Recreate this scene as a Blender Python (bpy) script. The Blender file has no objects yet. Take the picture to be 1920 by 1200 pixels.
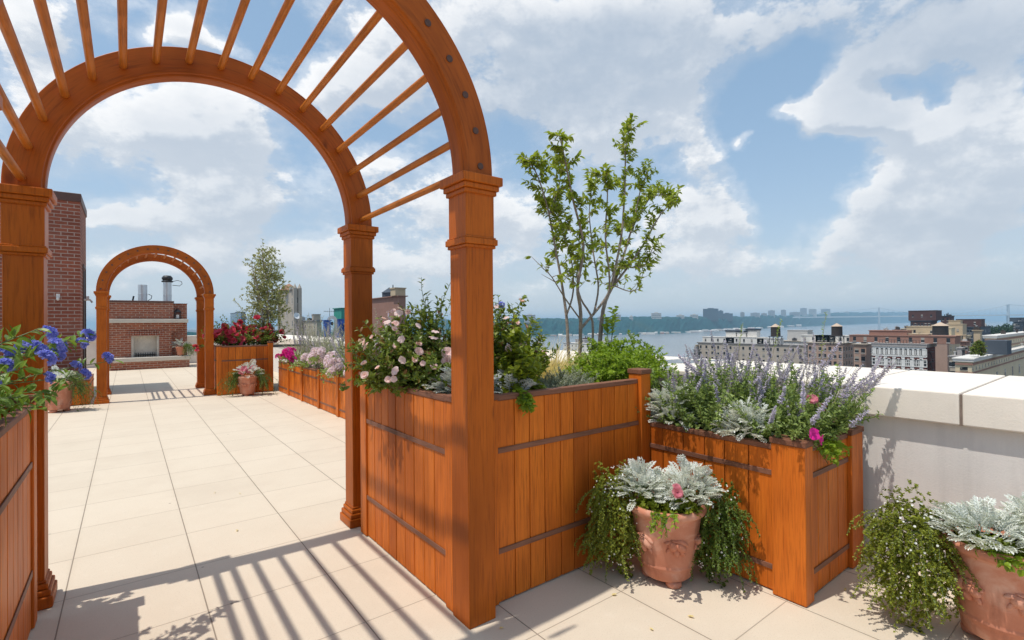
import bpy, math, random
from mathutils import Vector, Matrix, Quaternion
sc = bpy.context.scene
C = sc.collection
V3 = Vector
R = random.Random(7)

# ------------------------------------------------------------------ camera (solved from the photograph)
F, YAW, PITCH, ROLL, EYE = 934.13, 0.657841, 0.005383, -0.0081335, 1.47
_cy, _sy = math.cos(YAW), math.sin(YAW)
_f = V3((_sy*math.cos(PITCH), _cy*math.cos(PITCH), math.sin(PITCH)))
_r = V3((_cy, -_sy, 0)); _u = _r.cross(_f)
_r2 = _r*math.cos(ROLL) + _u*math.sin(ROLL); _u2 = -_r*math.sin(ROLL) + _u*math.cos(ROLL)
cam = bpy.data.cameras.new('camera'); cam_o = bpy.data.objects.new('camera', cam); C.objects.link(cam_o)
cam.sensor_width = 36; cam.lens = F/1920*36; cam.clip_start = .05; cam.clip_end = 90000
m = Matrix((_r2, _u2, -_f)).transposed().to_4x4(); m.translation = (0, 0, EYE)
cam_o.matrix_world = m
sc.camera = cam_o

def ray(x, y): return _r2*((x-960)/F) - _u2*((y-600)/F) + _f
def at_u(x, y, U): d = ray(x, y); return d*(U/d.y) + V3((0, 0, EYE))      # survey helpers: a photo bearing met with a known plane
def at_v(x, y, V): d = ray(x, y); return d*(V/d.x) + V3((0, 0, EYE))
def at_d(x, y, D): d = ray(x, y); return d*(D/math.hypot(d.x, d.y)) + V3((0, 0, EYE))

# ------------------------------------------------------------------ world, sun, exposure
SUN = V3((-.376, .06, 1)).normalized()
sc.view_settings.view_transform = 'Standard'; sc.view_settings.look = 'None'
sc.view_settings.exposure = 0.32; sc.view_settings.gamma = 1
sc.render.engine = 'CYCLES'
sc.cycles.use_denoising = True
sc.cycles.max_bounces = 8; sc.cycles.transparent_max_bounces = 8; sc.cycles.volume_bounces = 0
sl = bpy.data.lights.new('sun', 'SUN'); sl.energy = 2.95; sl.angle = math.radians(.53); sl.color = (1, .95, .87)
so = bpy.data.objects.new('sun', sl); C.objects.link(so); so.rotation_mode = 'QUATERNION'
so.rotation_quaternion = SUN.to_track_quat('Z', 'Y'); so.location = (-10, 2, 30)

class NT:
    def __init__(s, tree): s.t = tree
    def n(s, typ, ins=None, **props):
        nd = s.t.nodes.new(typ)
        for k, v in props.items(): setattr(nd, k, v)
        for k, v in (ins or {}).items():
            sock = nd.inputs[k]
            if isinstance(v, bpy.types.NodeSocket): s.t.links.new(v, sock)
            else: sock.default_value = v
        return nd
    def m(s, op, a, b=0.0, c=None, clamp=False):
        ins = {0: a, 1: b}
        if c is not None: ins[2] = c
        nd = s.n('ShaderNodeMath', ins, operation=op); nd.use_clamp = clamp
        return nd.outputs[0]
    def vm(s, op, a, b=(0, 0, 0)):
        nd = s.n('ShaderNodeVectorMath', {0: a, 1: b}, operation=op)
        return nd.outputs['Value'] if op in ('DOT_PRODUCT', 'LENGTH', 'DISTANCE') else nd.outputs[0]
    def mix(s, f, a, b, typ='MIX'):
        nd = s.n('ShaderNodeMix', {0: f}, data_type='RGBA', blend_type=typ); 
        for i, v in ((6, a), (7, b)):
            if isinstance(v, bpy.types.NodeSocket): s.t.links.new(v, nd.inputs[i])
            else: nd.inputs[i].default_value = (*v, 1) if len(v) == 3 else v
        return nd.outputs[2]
    def noise(s, vec, scale, detail=4, rough=.55, dist=0, out=0):
        return s.n('ShaderNodeTexNoise', {'Vector': vec, 'Scale': scale, 'Detail': detail, 'Roughness': rough, 'Distortion': dist}).outputs[out]
    def mr(s, v, a, b, c=0., d=1., smooth=False):
        nd = s.n('ShaderNodeMapRange', {0: v, 1: a, 2: b, 3: c, 4: d}); nd.clamp = True
        if smooth: nd.interpolation_type = 'SMOOTHSTEP'
        return nd.outputs[0]

# cloud masses: photo bearing, size, amount
CLOUDS = [
 (1060, 140, 200, 85, .62), (960, 20, 260, 55, .50), (1250, 60, 75, 110, .62), (1180, 225, 130, 55, .62), (1130, 280, 60, 40, .4), (1325, 290, 55, 50, .6), (1370, 345, 60, 40, .55), (1310, 395, 110, 38, .5), (1375, 425, 95, 28, .5),
 (1420, 490, 150, 34, .42), (1290, 470, 90, 40, .4), (1575, 195, 66, 46, 1.25), (1635, 222, 60, 32, 1.1), (1535, 235, 40, 24, .8), (1468, 212, 28, 19, 1.1), (1412, 262, 22, 16, 1.1), (1730, 225, 75, 50, .72), (1680, 300, 90, 50, .62), (1620, 365, 85, 28, .5),
 (1860, 210, 80, 70, .72), (1830, 330, 130, 60, .58), (1760, 410, 200, 45, .5), (1840, 50, 330, 80, .62), (1565, 435, 75, 26, .55), (1690, 110, 45, 24, .5), (1500, 25, 190, 50, .5), (1700, 480, 200, 34, .38),
 (400, 215, 95, 55, .75), (300, 235, 95, 42, .55), (440, 300, 130, 70, .6), (430, 390, 170, 60, .5), (230, 410, 90, 28, .55), (60, 50, 75, 50, .65), (70, 190, 80, 55, .6), (120, 260, 60, 40, .4),
 (300, 50, 45, 24, .6), (380, 72, 45, 26, .65), (750, 100, 75, 70, .72), (690, 150, 70, 40, .55), (610, 180, 60, 38, .6), (840, 390, 110, 55, .6), (720, 310, 60, 30, .4), (960, 430, 75, 70, .5), (600, 490, 110, 34, .55), (400, 480, 60, 34, .5), (300, 500, 120, 30, .35), (800, 500, 130, 40, .4),
 (1430, 290, 95, 105, -.8), (1745, 185, 30, 34, -.7), (1480, 130, 60, 34, -.4), (1560, 300, 75, 36, -.6), (1500, 290, 60, 60, -.4), (1650, 150, 50, 24, -.4), (1560, 370, 40, 40, -.4), (1720, 330, 40, 14, -.3), (1480, 440, 60, 22, -.35), (1240, 330, 40, 30, -.3), (1000, 250, 60, 30, -.3), (1470, 160, 60, 40, -.5), (1480, 385, 50, 60, -.6), (1400, 185, 60, 50, -.5), (1700, 160, 40, 26, -.4), (960, 300, 45, 60, -.5), (190, 120, 60, 55, -.5), (560, 300, 40, 60, -.5), (470, 50, 50, 50, -.45), (560, 60, 50, 50, -.4), (160, 330, 60, 40, -.45), (560, 440, 60, 36, -.35), (700, 240, 40, 36, -.35), (880, 250, 40, 40, -.3), (250, 330, 60, 30, -.3)]
GREYS = [(1060, 150, 175, 85, 1.25), (1150, 60, 120, 40, .5), (1820, 60, 320, 100, 1.1), (1780, 430, 240, 80, .55), (1500, 40, 220, 60, .55), (430, 400, 200, 60, .25), (1360, 380, 80, 30, .2), (1580, 250, 90, 18, .25)]
def azel(x, y):
    d = ray(x, y).normalized(); return math.atan2(d.x, d.y), math.asin(d.z)
def make_world():
    w = bpy.data.worlds.new('World'); sc.world = w; w.use_nodes = True
    t = w.node_tree; t.nodes.clear(); k = NT(t)
    def blobs(g, p, lst, start):
        acc = start
        for (x, y, rx, ry, a) in lst:
            a0, e0 = azel(x, y); a1, _ = azel(x+rx, y); _, e1 = azel(x, y-ry)
            q = g.vm('MULTIPLY', g.vm('SUBTRACT', p, (a0, e0, 0)), (.86/(a1-a0), .86/(e1-e0), 0))
            ex = g.m('POWER', math.e, g.m('MULTIPLY', g.vm('DOT_PRODUCT', q, q), -1))
            acc = g.m('MULTIPLY_ADD', ex, a, acc)
        return acc
    gt = bpy.data.node_groups.new('clouds', 'ShaderNodeTree')
    gt.interface.new_socket('Dir', in_out='INPUT', socket_type='NodeSocketVector')
    gt.interface.new_socket('Density', in_out='OUTPUT', socket_type='NodeSocketFloat')
    gt.interface.new_socket('Grey', in_out='OUTPUT', socket_type='NodeSocketFloat')
    g = NT(gt); gi = g.n('NodeGroupInput'); go = g.n('NodeGroupOutput')
    d = gi.outputs[0]
    wn = g.n('ShaderNodeTexNoise', {'Vector': d, 'Scale': 11.0, 'Detail': 6.0})
    warp = g.vm('MULTIPLY', g.vm('SUBTRACT', wn.outputs[1], (.5, .5, .5)), (.11, .11, .08))
    s = g.n('ShaderNodeSeparateXYZ', {0: g.vm('ADD', d, warp)})
    az = g.m('ARCTAN2', s.outputs[0], s.outputs[1]); el = g.m('ARCSINE', s.outputs[2])
    p = g.n('ShaderNodeCombineXYZ', {0: az, 1: el}).outputs[0]
    st = g.n('ShaderNodeVectorMath', {0: d, 1: (1, 1, 1.7)}, operation='MULTIPLY').outputs[0]
    fb = g.m('ADD', g.m('MULTIPLY', g.noise(st, 6.5, 12, .64), .55), g.m('MULTIPLY', g.noise(st, 17, 10, .66), .45))
    den = blobs(g, p, CLOUDS, g.m('MULTIPLY_ADD', g.m('SUBTRACT', fb, .5), 2.3, .29))
    gr = g.m('MULTIPLY', blobs(g, p, GREYS, 0.0), g.mr(g.noise(st, 9, 8, .6), .3, .7, .55, 1.15))
    gt.links.new(den, go.inputs[0]); gt.links.new(gr, go.inputs[1])
    tc = k.n('ShaderNodeTexCoord'); dn = k.vm('NORMALIZE', tc.outputs['Generated'])
    a = k.n('ShaderNodeGroup', {0: dn}, node_tree=gt)
    a = t.nodes[-1]
    up = k.vm('NORMALIZE', k.vm('ADD', dn, (-.014, .0, .026)))
    b = k.n('ShaderNodeGroup', node_tree=gt); t.links.new(up, b.inputs[0])
    t.links.new(dn, a.inputs[0])
    mask = k.mr(a.outputs[0], .42, .74, 0, 1, True)
    lit = k.mr(k.m('SUBTRACT', a.outputs[0], b.outputs[0]), -.28, .30, 0, 1, True)
    thick = k.mr(a.outputs[0], .6, 1.5, 0, .35)
    gs = k.m('ADD', k.m('ADD', k.m('MULTIPLY', k.m('SUBTRACT', 1.0, lit), .75), k.m('MULTIPLY', a.outputs[1], .95)), thick)
    grey = k.m('SUBTRACT', 1.0, k.m('POWER', math.e, k.m('MULTIPLY', gs, -1.6)))
    ccol = k.mix(grey, (1.02, 1.015, 1.01), (.40, .485, .60))
    soft = k.mr(a.outputs[0], .0, .62, 0, .42, True)
    sky = k.n('ShaderNodeTexSky', sky_type='NISHITA', sun_disc=False)
    sky.sun_elevation = math.asin(SUN.z); sky.sun_rotation = math.atan2(SUN.x, SUN.y); sky.altitude = 50; sky.air_density = 1.0; sky.dust_density = 1.2; sky.ozone_density = 1.0
    sz = k.n('ShaderNodeSeparateXYZ', {0: dn}).outputs[2]
    hor = k.m('POWER', math.e, k.m('MULTIPLY', k.m('ABSOLUTE', sz), -7.5))
    bg1 = k.n('ShaderNodeBackground', {0: sky.outputs[0], 1: .125})
    bg2 = k.n('ShaderNodeBackground', {0: ccol, 1: .86})
    bgv = k.n('ShaderNodeBackground', {0: (.36, .58, .80, 1), 1: .76})
    veil = k.n('ShaderNodeMixShader', {0: .5, 1: bg1.outputs[0], 2: bgv.outputs[0]})
    bg3 = k.n('ShaderNodeBackground', {0: (.655, .70, .74, 1), 1: .84})
    m1 = k.n('ShaderNodeMixShader', {0: k.m('MULTIPLY', k.m('MAXIMUM', mask, soft), .96), 1: veil.outputs[0], 2: bg2.outputs[0]})
    m2 = k.n('ShaderNodeMixShader', {0: k.m('MULTIPLY', hor, .85), 1: m1.outputs[0], 2: bg3.outputs[0]})
    o = k.n('ShaderNodeOutputWorld'); t.links.new(m2.outputs[0], o.inputs[0])
    w.cycles.sampling_method = 'MANUAL'; w.cycles.sample_map_resolution = 512
make_world()

# ------------------------------------------------------------------ materials
MATS = {}
def newmat(name):
    mt = bpy.data.materials.new(name); mt.use_nodes = True; mt.node_tree.nodes.clear(); MATS[name] = mt
    return mt, NT(mt.node_tree)
def finish(k, col, rough=.6, bump=None, bstr=.3, bdist=.01, spec=.4, **extra):
    ins = {'Base Color': col, 'Roughness': rough, 'Specular IOR Level': spec}; ins.update(extra)
    b = k.n('ShaderNodeBsdfPrincipled', ins)
    if bump is not None:
        bp = k.n('ShaderNodeBump', {'Height': bump, 'Strength': bstr, 'Distance': bdist}); k.t.links.new(bp.outputs[0], b.inputs['Normal'])
    o = k.n('ShaderNodeOutputMaterial'); k.t.links.new(b.outputs[0], o.inputs[0]); return b
def c4(c): return (*c, 1)
def plain(name, c, rough=.6, var=.25, scale=8, bump=.15, spec=.4, metal=0, bdist=.01):
    mt, k = newmat(name); tc = k.n('ShaderNodeTexCoord').outputs['Object']
    n = k.noise(tc, scale, 6, .6); n2 = k.noise(tc, scale*6, 3)
    f = k.mr(k.m('MULTIPLY_ADD', n2, .4, k.m('MULTIPLY', n, .6)), .3, .7)
    col = k.mix(f, tuple(x*(1-var) for x in c), tuple(min(1, x*(1+var)) for x in c))
    finish(k, col, rough, n2, bump, bdist, spec, Metallic=metal); return mt
def wood(name, c1, c2, axis='z', rough=.36, streak=.5):
    mt, k = newmat(name); tc = k.n('ShaderNodeTexCoord').outputs['Object']
    isl = k.n('ShaderNodeNewGeometry').outputs['Random Per Island']
    if axis == 'ring':
        s = k.n('ShaderNodeSeparateXYZ', {0: tc}); zz = k.m('SUBTRACT', s.outputs[2], 2.18)
        an = k.m('ARCTAN2', zz, s.outputs[0]); ln = k.m('SQRT', k.m('ADD', k.m('MULTIPLY', zz, zz), k.m('MULTIPLY', s.outputs[0], s.outputs[0])))
        base = k.n('ShaderNodeCombineXYZ', {0: k.m('MULTIPLY', ln, 30), 1: k.m('MULTIPLY', s.outputs[1], 30), 2: k.m('MULTIPLY', an, 1.6)}).outputs[0]
    else:
        sc_ = {'z': (34, 34, 1.7), 'x': (1.7, 34, 34), 'y': (34, 1.7, 34)}[axis]
        base = k.vm('MULTIPLY', tc, sc_)
    off = k.n('ShaderNodeCombineXYZ', {0: k.m('MULTIPLY', isl, 71.0), 1: k.m('MULTIPLY', isl, 37.0), 2: k.m('MULTIPLY', isl, 53.0)}).outputs[0]
    v = k.vm('ADD', base, off)
    g = k.noise(v, 1.0, 6, .65, 1.2); fine = k.noise(v, 3.2, 3, .6)
    big = k.noise(k.vm('MULTIPLY', tc, (1.6, 1.6, .8)), 1.3, 3)
    f = k.m('ADD', k.m('MULTIPLY', k.mr(g, .3, .7), streak), k.m('MULTIPLY', isl, 1-streak), clamp=True)
    col = k.mix(f, c1, c2)
    col = k.mix(k.mr(isl, .12, .22, .30, 0), col, tuple(x*.55 for x in c1))
    col = k.mix(k.mr(fine, .50, .68, 0, .5), col, tuple(x*.45 for x in c1))
    col = k.mix(k.mr(big, .48, .70, 0, .6), col, tuple(x*.52 for x in c1)); knot = k.n('ShaderNodeTexVoronoi', {'Vector': k.vm('ADD', k.vm('MULTIPLY', tc, (3.2, 3.2, 1.5)), off), 'Scale': 1.0}).outputs['Distance']; col = k.mix(k.mr(knot, .03, .085, .65, 0), col, tuple(x*.28 for x in c1))
    rg = k.mr(big, .3, .7, rough-.06, rough+.14)
    finish(k, col, rg, fine, .12, .004, .20); return mt
def leafmat(name, c1, c2, trans=.35, rough=.42, tint=None):
    mt, k = newmat(name); isl = k.n('ShaderNodeNewGeometry').outputs['Random Per Island']
    ob = k.n('ShaderNodeTexCoord').outputs['Object']; n = k.noise(ob, 6, 2)
    f = k.m('ADD', k.m('MULTIPLY', isl, .65), k.mr(n, .35, .65, 0, .35))
    col = k.mix(f, c1, c2)
    if tint: col = k.mix(k.mr(isl, .88, .93), col, tint)
    b = k.n('ShaderNodeBsdfPrincipled', {'Base Color': col, 'Roughness': rough, 'Specular IOR Level': .35})
    tcol = k.mix(.5, col, (c2[0]*1.3, c2[1]*1.3, c2[2]*.6))
    tr = k.n('ShaderNodeBsdfTranslucent', {'Color': tcol})
    mx = k.n('ShaderNodeMixShader', {0: trans, 1: b.outputs[0], 2: tr.outputs[0]})
    o = k.n('ShaderNodeOutputMaterial'); k.t.links.new(mx.outputs[0], o.inputs[0]); return mt

wood('arbor_wood', (.40, .085, .006), (.56, .140, .010), 'z', .38)
wood('arbor_wood_ring', (.38, .084, .008), (.52, .128, .012), 'ring', .38)
wood('dowel_wood', (.46, .13, .018), (.66, .23, .035), 'y', .4)
wood('plank_wood', (.48, .102, .010), (.78, .212, .022), 'z', .45)
wood('rail_wood_x', (.17, .072, .042), (.27, .120, .074), 'x', .5)
wood('rail_wood_y', (.17, .072, .042), (.27, .120, .074), 'y', .5)
plain('plug_wood', (.10, .05, .035), .6)
plain('soil', (.035, .024, .016), .95, .5, 20, .8)
def masonry(name, c, rough, bs, streak, crack):
    mt, k = newmat(name); g = k.n('ShaderNodeTexCoord').outputs['Object']; n = k.noise(g, 3, 6, .6); f = k.noise(g, 90, 4, .6); b = k.noise(g, .8, 4)
    st = k.noise(k.vm('MULTIPLY', g, (9, 9, .7)), 1, 5, .6); v = k.n('ShaderNodeTexVoronoi', {'Vector': k.vm('ADD', g, k.vm('MULTIPLY', k.n('ShaderNodeTexNoise', {'Vector': g, 'Scale': 3.0, 'Detail': 4.0}).outputs[1], (.5, .5, .5))), 'Scale': 1.1}, feature='DISTANCE_TO_EDGE').outputs[0]
    col = k.mix(k.mr(n, .3, .7), tuple(x*.94 for x in c), tuple(min(1, x*1.04) for x in c)); col = k.mix(k.mr(st, .52, .75, 0, streak), col, tuple(x*.62 for x in c)); col = k.mix(k.mr(b, .5, .72, 0, .25), col, (c[0]*.8, c[1]*.78, c[2]*.74)); col = k.mix(k.mr(f, .60, .72, 0, .3), col, tuple(x*.7 for x in c))
    col = k.mix(k.mr(v, .0, .004, crack, 0), col, tuple(x*.45 for x in c)); finish(k, col, rough, k.m('ADD', f, k.m('MULTIPLY', n, 1.2)), bs, .004, .2)
masonry('stucco', (.74, .695, .65), .85, .28, .35, .25)
masonry('cast_stone', (.80, .725, .63), .75, .3, .28, .0)
plain('limestone', (.55, .50, .43), .8, .1, 6, .3)
plain('mortar', (.21, .16, .13), .9)
plain('cap_metal', (.11, .055, .045), .5, .2, 4, .1)
plain('firebox_stone', (.55, .50, .43), .8, .2, 4, .4)
plain('black_iron', (.02, .02, .022), .5, .3, 10, .2)
plain('flue_steel', (.62, .64, .66), .32, .08, 6, .05, .5, .7)
plain('recess_shade', (.03, .022, .02), .7)
plain('lamp_white', (.72, .72, .70), .4)
plain('bark', (.30, .245, .20), .8, .5, 40, .6, .2)
plain('green_stem', (.10, .15, .04), .6, .3, 20)
plain('dry_stem', (.26, .22, .15), .7, .3, 20)

def paver_mat():
    mt, k = newmat('pavers'); g = k.n('ShaderNodeTexCoord').outputs['Object']
    s = k.n('ShaderNodeSeparateXYZ', {0: g})
    u = k.m('DIVIDE', k.m('SUBTRACT', s.outputs[0], .327), .6); v = k.m('DIVIDE', s.outputs[1], .6)
    wob = k.noise(g, 9, 2)
    fu = k.m('ABSOLUTE', k.m('SUBTRACT', k.m('FRACT', k.m('ADD', u, .5)), .5)); fv = k.m('ABSOLUTE', k.m('SUBTRACT', k.m('FRACT', k.m('ADD', v, .5)), .5))
    cell = k.n('ShaderNodeCombineXYZ', {0: k.m('FLOOR', u), 1: k.m('FLOOR', v)}).outputs[0]
    wn = k.n('ShaderNodeTexWhiteNoise', {'Vector': cell}, noise_dimensions='3D')
    j1 = k.mr(fu, .003, .0065, 1, 0); j2 = k.mr(fv, .002, .0055, .75, 0)
    joint = k.m('MAXIMUM', j1, j2)
    n1 = k.noise(g, 2.2, 5, .6); n2 = k.noise(g, 160, 2, .6); n3 = k.noise(g, 18, 4, .6)
    col = k.mix(wn.outputs[0], (.615, .525, .41), (.645, .552, .433))
    col = k.mix(k.mr(n1, .4, .72, 0, .3), col, (.555, .455, .345))
    col = k.mix(k.mr(n3, .58, .75, 0, .2), col, (.74, .67, .56))
    col = k.mix(k.mr(n2, .57, .70, 0, .5), col, (.42, .34, .255)); n4 = k.noise(g, .55, 5, .65); col = k.mix(k.mr(n4, .5, .7, 0, .28), col, (.50, .42, .33))
    spot = k.n('ShaderNodeTexVoronoi', {'Vector': g, 'Scale': 3.1, 'Randomness': 1.0}).outputs['Distance']
    col = k.mix(k.mr(spot, .02, .035, .7, 0), col, (.2, .16, .12))
    edge = k.m('MAXIMUM', k.mr(fu, .0, .05, .22, 0), k.mr(fv, .0, .04, .12, 0))
    col = k.mix(k.m('MULTIPLY', edge, k.mr(wob, .35, .65)), col, (.45, .36, .26))
    col = k.mix(joint, col, (.26, .21, .16))
    h = k.m('SUBTRACT', k.m('MULTIPLY', n2, .12), joint)
    finish(k, col, .8, h, .5, .004, .3)
paver_mat()
def brick_mat(name, c1, c2, mortar, bw=.21, bh=.075):
    mt, k = newmat(name); g = k.n('ShaderNodeTexCoord').outputs['Object']; s = k.n('ShaderNodeSeparateXYZ', {0: g})
    v = k.n('ShaderNodeCombineXYZ', {0: k.m('ADD', s.outputs[0], s.outputs[1]), 1: s.outputs[2]}).outputs[0]
    b = k.n('ShaderNodeTexBrick', {'Vector': v, 'Color1': c4(c1), 'Color2': c4(c2), 'Mortar': c4(mortar), 'Scale': 1.0, 'Mortar Size': .009, 'Mortar Smooth': .2, 'Bias': 0.0, 'Brick Width': bw, 'Row Height': bh})
    n = k.noise(g, 25, 4); n1 = k.noise(g, 1.2, 3)
    col = k.mix(k.mr(n, .45, .75, 0, .45), b.outputs[0], tuple(x*.5 for x in c1))
    col = k.mix(k.mr(n1, .5, .75, 0, .22), col, mortar); n5 = k.noise(g, .7, 4); col = k.mix(k.mr(n5, .52, .7, 0, .35), col, tuple(x*.55 for x in c2))
    finish(k, col, .85, k.m('SUBTRACT', k.m('MULTIPLY', n, .3), b.outputs[1]), .6, .008, .25)
brick_mat('red_brick', (.34, .105, .062), (.22, .070, .046), (.42, .32, .27))
brick_mat('fire_brick', (.36, .115, .062), (.24, .078, .05), (.44, .33, .26))
def terracotta():
    mt, k = newmat('terracotta'); g = k.n('ShaderNodeTexCoord').outputs['Object']
    n = k.noise(g, 5, 6, .65, .6); st = k.noise(k.vm('MULTIPLY', g, (16, 16, 2.2)), 1, 4); f = k.noise(g, 60, 3)
    col = k.mix(k.mr(n, .3, .7), (.48, .175, .10), (.60, .265, .17))
    col = k.mix(k.mr(n, .50, .70, 0, .6), col, (.68, .45, .35))
    col = k.mix(k.mr(st, .56, .72, 0, .5), col, (.27, .10, .06))
    finish(k, col, .8, f, .25, .003, .25)
terracotta()

leafmat('rose_leaf', (.07, .12, .014), (.25, .31, .045), .3, .38, (.20, .09, .035))
leafmat('vine_leaf', (.11, .16, .012), (.34, .40, .04), .4)
leafmat('lime_leaf', (.16, .27, .02), (.33, .44, .05), .45)
leafmat('box_leaf', (.12, .22, .012), (.36, .48, .04), .4)
leafmat('tree_leaf', (.12, .18, .015), (.40, .47, .06), .45, .4, (.26, .24, .05))
leafmat('birch_leaf', (.17, .19, .06), (.46, .46, .20), .3, .5)
leafmat('trailing_leaf', (.12, .15, .012), (.34, .37, .05), .3)
leafmat('trailing_leaf_dark', (.06, .11, .015), (.18, .25, .04), .3)
leafmat('catmint_leaf', (.13, .20, .05), (.34, .43, .13), .35)
leafmat('grey_leaf', (.25, .27, .20), (.44, .45, .36), .3)
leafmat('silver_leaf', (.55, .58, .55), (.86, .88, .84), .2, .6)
leafmat('silver_leaf_shade', (.36, .39, .38), (.62, .65, .64), .2, .6)  # darker copy of silver_leaf, shade put into the leaf colour
leafmat('straw_leaf', (.58, .45, .17), (.84, .72, .38), .35)
leafmat('blue_leaf', (.07, .15, .02), (.24, .36, .06), .35)
leafmat('far_tree_leaf', (.018, .05, .02), (.05, .095, .03), .1, .8)
leafmat('pink_petal', (.84, .56, .57), (.94, .78, .77), .35, .5)
leafmat('rosebud_petal', (.52, .10, .16), (.70, .28, .32), .3, .5)
leafmat('red_petal', (.50, .025, .06), (.72, .10, .15), .3, .5)
leafmat('magenta_petal', (.58, .008, .24), (.78, .03, .38), .3, .5)
leafmat('blush_petal', (.68, .50, .62), (.88, .78, .84), .35, .5)
leafmat('plumbago_petal', (.13, .17, .68), (.36, .38, .95), .35, .5)
leafmat('lavender_petal', (.42, .38, .53), (.68, .63, .77), .3, .6)
leafmat('white_petal', (.75, .75, .72), (.9, .9, .88), .3, .5)

# ------------------------------------------------------------------ mesh helpers
ORG = {}
def frame(d):
    d = d.normalized(); a = V3((0, 0, 1)) if abs(d.z) < .9 else V3((1, 0, 0))
    s = d.cross(a).normalized(); return d, s, s.cross(d)
class MB:
    def __init__(s): s.v = []; s.f = []; s.m = []
    def add(s, vs, fs, mi=0):
        o = len(s.v); s.v.extend(vs); s.f.extend([tuple(i+o for i in f) for f in fs]); s.m.extend([mi]*len(fs))
    def box(s, x0, x1, y0, y1, z0, z1, mi=0):
        s.add([(x0,y0,z0),(x1,y0,z0),(x1,y1,z0),(x0,y1,z0),(x0,y0,z1),(x1,y0,z1),(x1,y1,z1),(x0,y1,z1)],
              [(0,3,2,1),(4,5,6,7),(0,1,5,4),(1,2,6,5),(2,3,7,6),(3,0,4,7)], mi); return s
    def cbox(s, cx, cy, w, z0, z1, d=None, mi=0): d = d or w; return s.box(cx-w/2, cx+w/2, cy-d/2, cy+d/2, z0, z1, mi)
    def tube(s, pts, rad, n=6, mi=0, caps=True):
        pts = [V3(p) for p in pts]; k = len(pts)
        if not hasattr(rad, '__len__'): rad = [rad]*k
        vs = []; ref = None
        for i, p in enumerate(pts):
            d = (pts[min(i+1, k-1)] - pts[max(i-1, 0)])
            if d.length < 1e-9: d = V3((0, 0, 1))
            d.normalize()
            if ref is None: _, a, b = frame(d)
            else:
                a = ref - d*ref.dot(d)
                a = a.normalized() if a.length > 1e-6 else frame(d)[1]
                b = a.cross(d)
            ref = a
            for j in range(n):
                t = 2*math.pi*j/n; vs.append(p + a*(rad[i]*math.cos(t)) + b*(rad[i]*math.sin(t)))
        fs = [(i*n+j, i*n+(j+1) % n, (i+1)*n+(j+1) % n, (i+1)*n+j) for i in range(k-1) for j in range(n)]
        if caps: fs += [tuple(range(n))[::-1], tuple((k-1)*n+j for j in range(n))]
        s.add(vs, fs, mi); return s
    def lathe(s, prof, n=40, c=(0, 0, 0), mi=0):
        vs = [(c[0]+r*math.cos(2*math.pi*j/n), c[1]+r*math.sin(2*math.pi*j/n), c[2]+z) for r, z in prof for j in range(n)]
        fs = [(i*n+j, i*n+(j+1) % n, (i+1)*n+(j+1) % n, (i+1)*n+j) for i in range(len(prof)-1) for j in range(n)]
        fs += [tuple(range(n))[::-1], tuple((len(prof)-1)*n+j for j in range(n))]
        s.add(vs, fs, mi); return s
    def blob(s, c, ax, n=8, mi=0):     # ellipsoid on three half axes
        c = V3(c); ax = [V3(a) for a in ax]; vs = [c+ax[2]]; 
        for i in range(1, n//2):
            ph = math.pi*i/(n//2)
            for j in range(n):
                t = 2*math.pi*j/n; vs.append(c + ax[0]*(math.sin(ph)*math.cos(t)) + ax[1]*(math.sin(ph)*math.sin(t)) + ax[2]*math.cos(ph))
        vs.append(c-ax[2]); L = len(vs)-1; fs = [(0, 1+j, 1+(j+1) % n) for j in range(n)]
        for i in range(n//2-2): fs += [(1+i*n+j, 1+(i+1)*n+j, 1+(i+1)*n+(j+1) % n, 1+i*n+(j+1) % n) for j in range(n)]
        b = 1+(n//2-2)*n; fs += [(L, b+(j+1) % n, b+j) for j in range(n)]
        s.add(vs, fs, mi); return s
    def leaf(s, p, d, n, L, W, mi=0, droop=.15):   # folded pointed leaf, n roughly its upper side
        sd = d.cross(n)
        if sd.length < 1e-6: sd = d.orthogonal()
        sd.normalize(); n = sd.cross(d)
        a = p + d*(L*.42); h = W*.5
        s.add([p, a + sd*h + n*(h*.35), p + d*L - n*(L*droop), a - sd*h + n*(h*.35)], [(0, 1, 2), (0, 2, 3)], mi)
    def leaf6(s, p, d, n, L, W, mi=0, droop=.2):
        sd = d.cross(n)
        if sd.length < 1e-6: sd = d.orthogonal()
        sd.normalize(); n = sd.cross(d); h = W*.5; up = n*(h*.3)
        a = p + d*(L*.3); b = p + d*(L*.68) - n*(L*droop*.35)
        s.add([p, a+sd*h*.92+up, b+sd*h*.78+up, p+d*L-n*(L*droop), b-sd*h*.78+up, a-sd*h*.92+up, a, b],
              [(0, 1, 6), (1, 2, 7, 6), (2, 3, 7), (0, 6, 5), (6, 7, 4, 5), (7, 3, 4)], mi)
    def build(s, name, mats, parent=None, smooth=False, bevel=0, origin=None, seg=1):
        me = bpy.data.meshes.new(name)
        o3 = V3(origin) if origin is not None else (ORG[parent.name] if parent is not None else V3((0, 0, 0)))
        me.from_pydata([(v[0]-o3.x, v[1]-o3.y, v[2]-o3.z) for v in s.v], [], s.f)
        if isinstance(mats, str): mats = [mats]
        for x in mats: me.materials.append(MATS[x])
        if len(mats) > 1: me.polygons.foreach_set('material_index', s.m)
        if smooth: me.polygons.foreach_set('use_smooth', [True]*len(me.polygons))
        me.update()
        o = bpy.data.objects.new(name, me); C.objects.link(o); ORG[o.name] = o3
        if parent is not None: o.parent = parent
        else: o.location = o3
        if bevel:
            b = o.modifiers.new('bevel', 'BEVEL'); b.width = bevel; b.segments = seg; b.limit_method = 'ANGLE'
        return o
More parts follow.
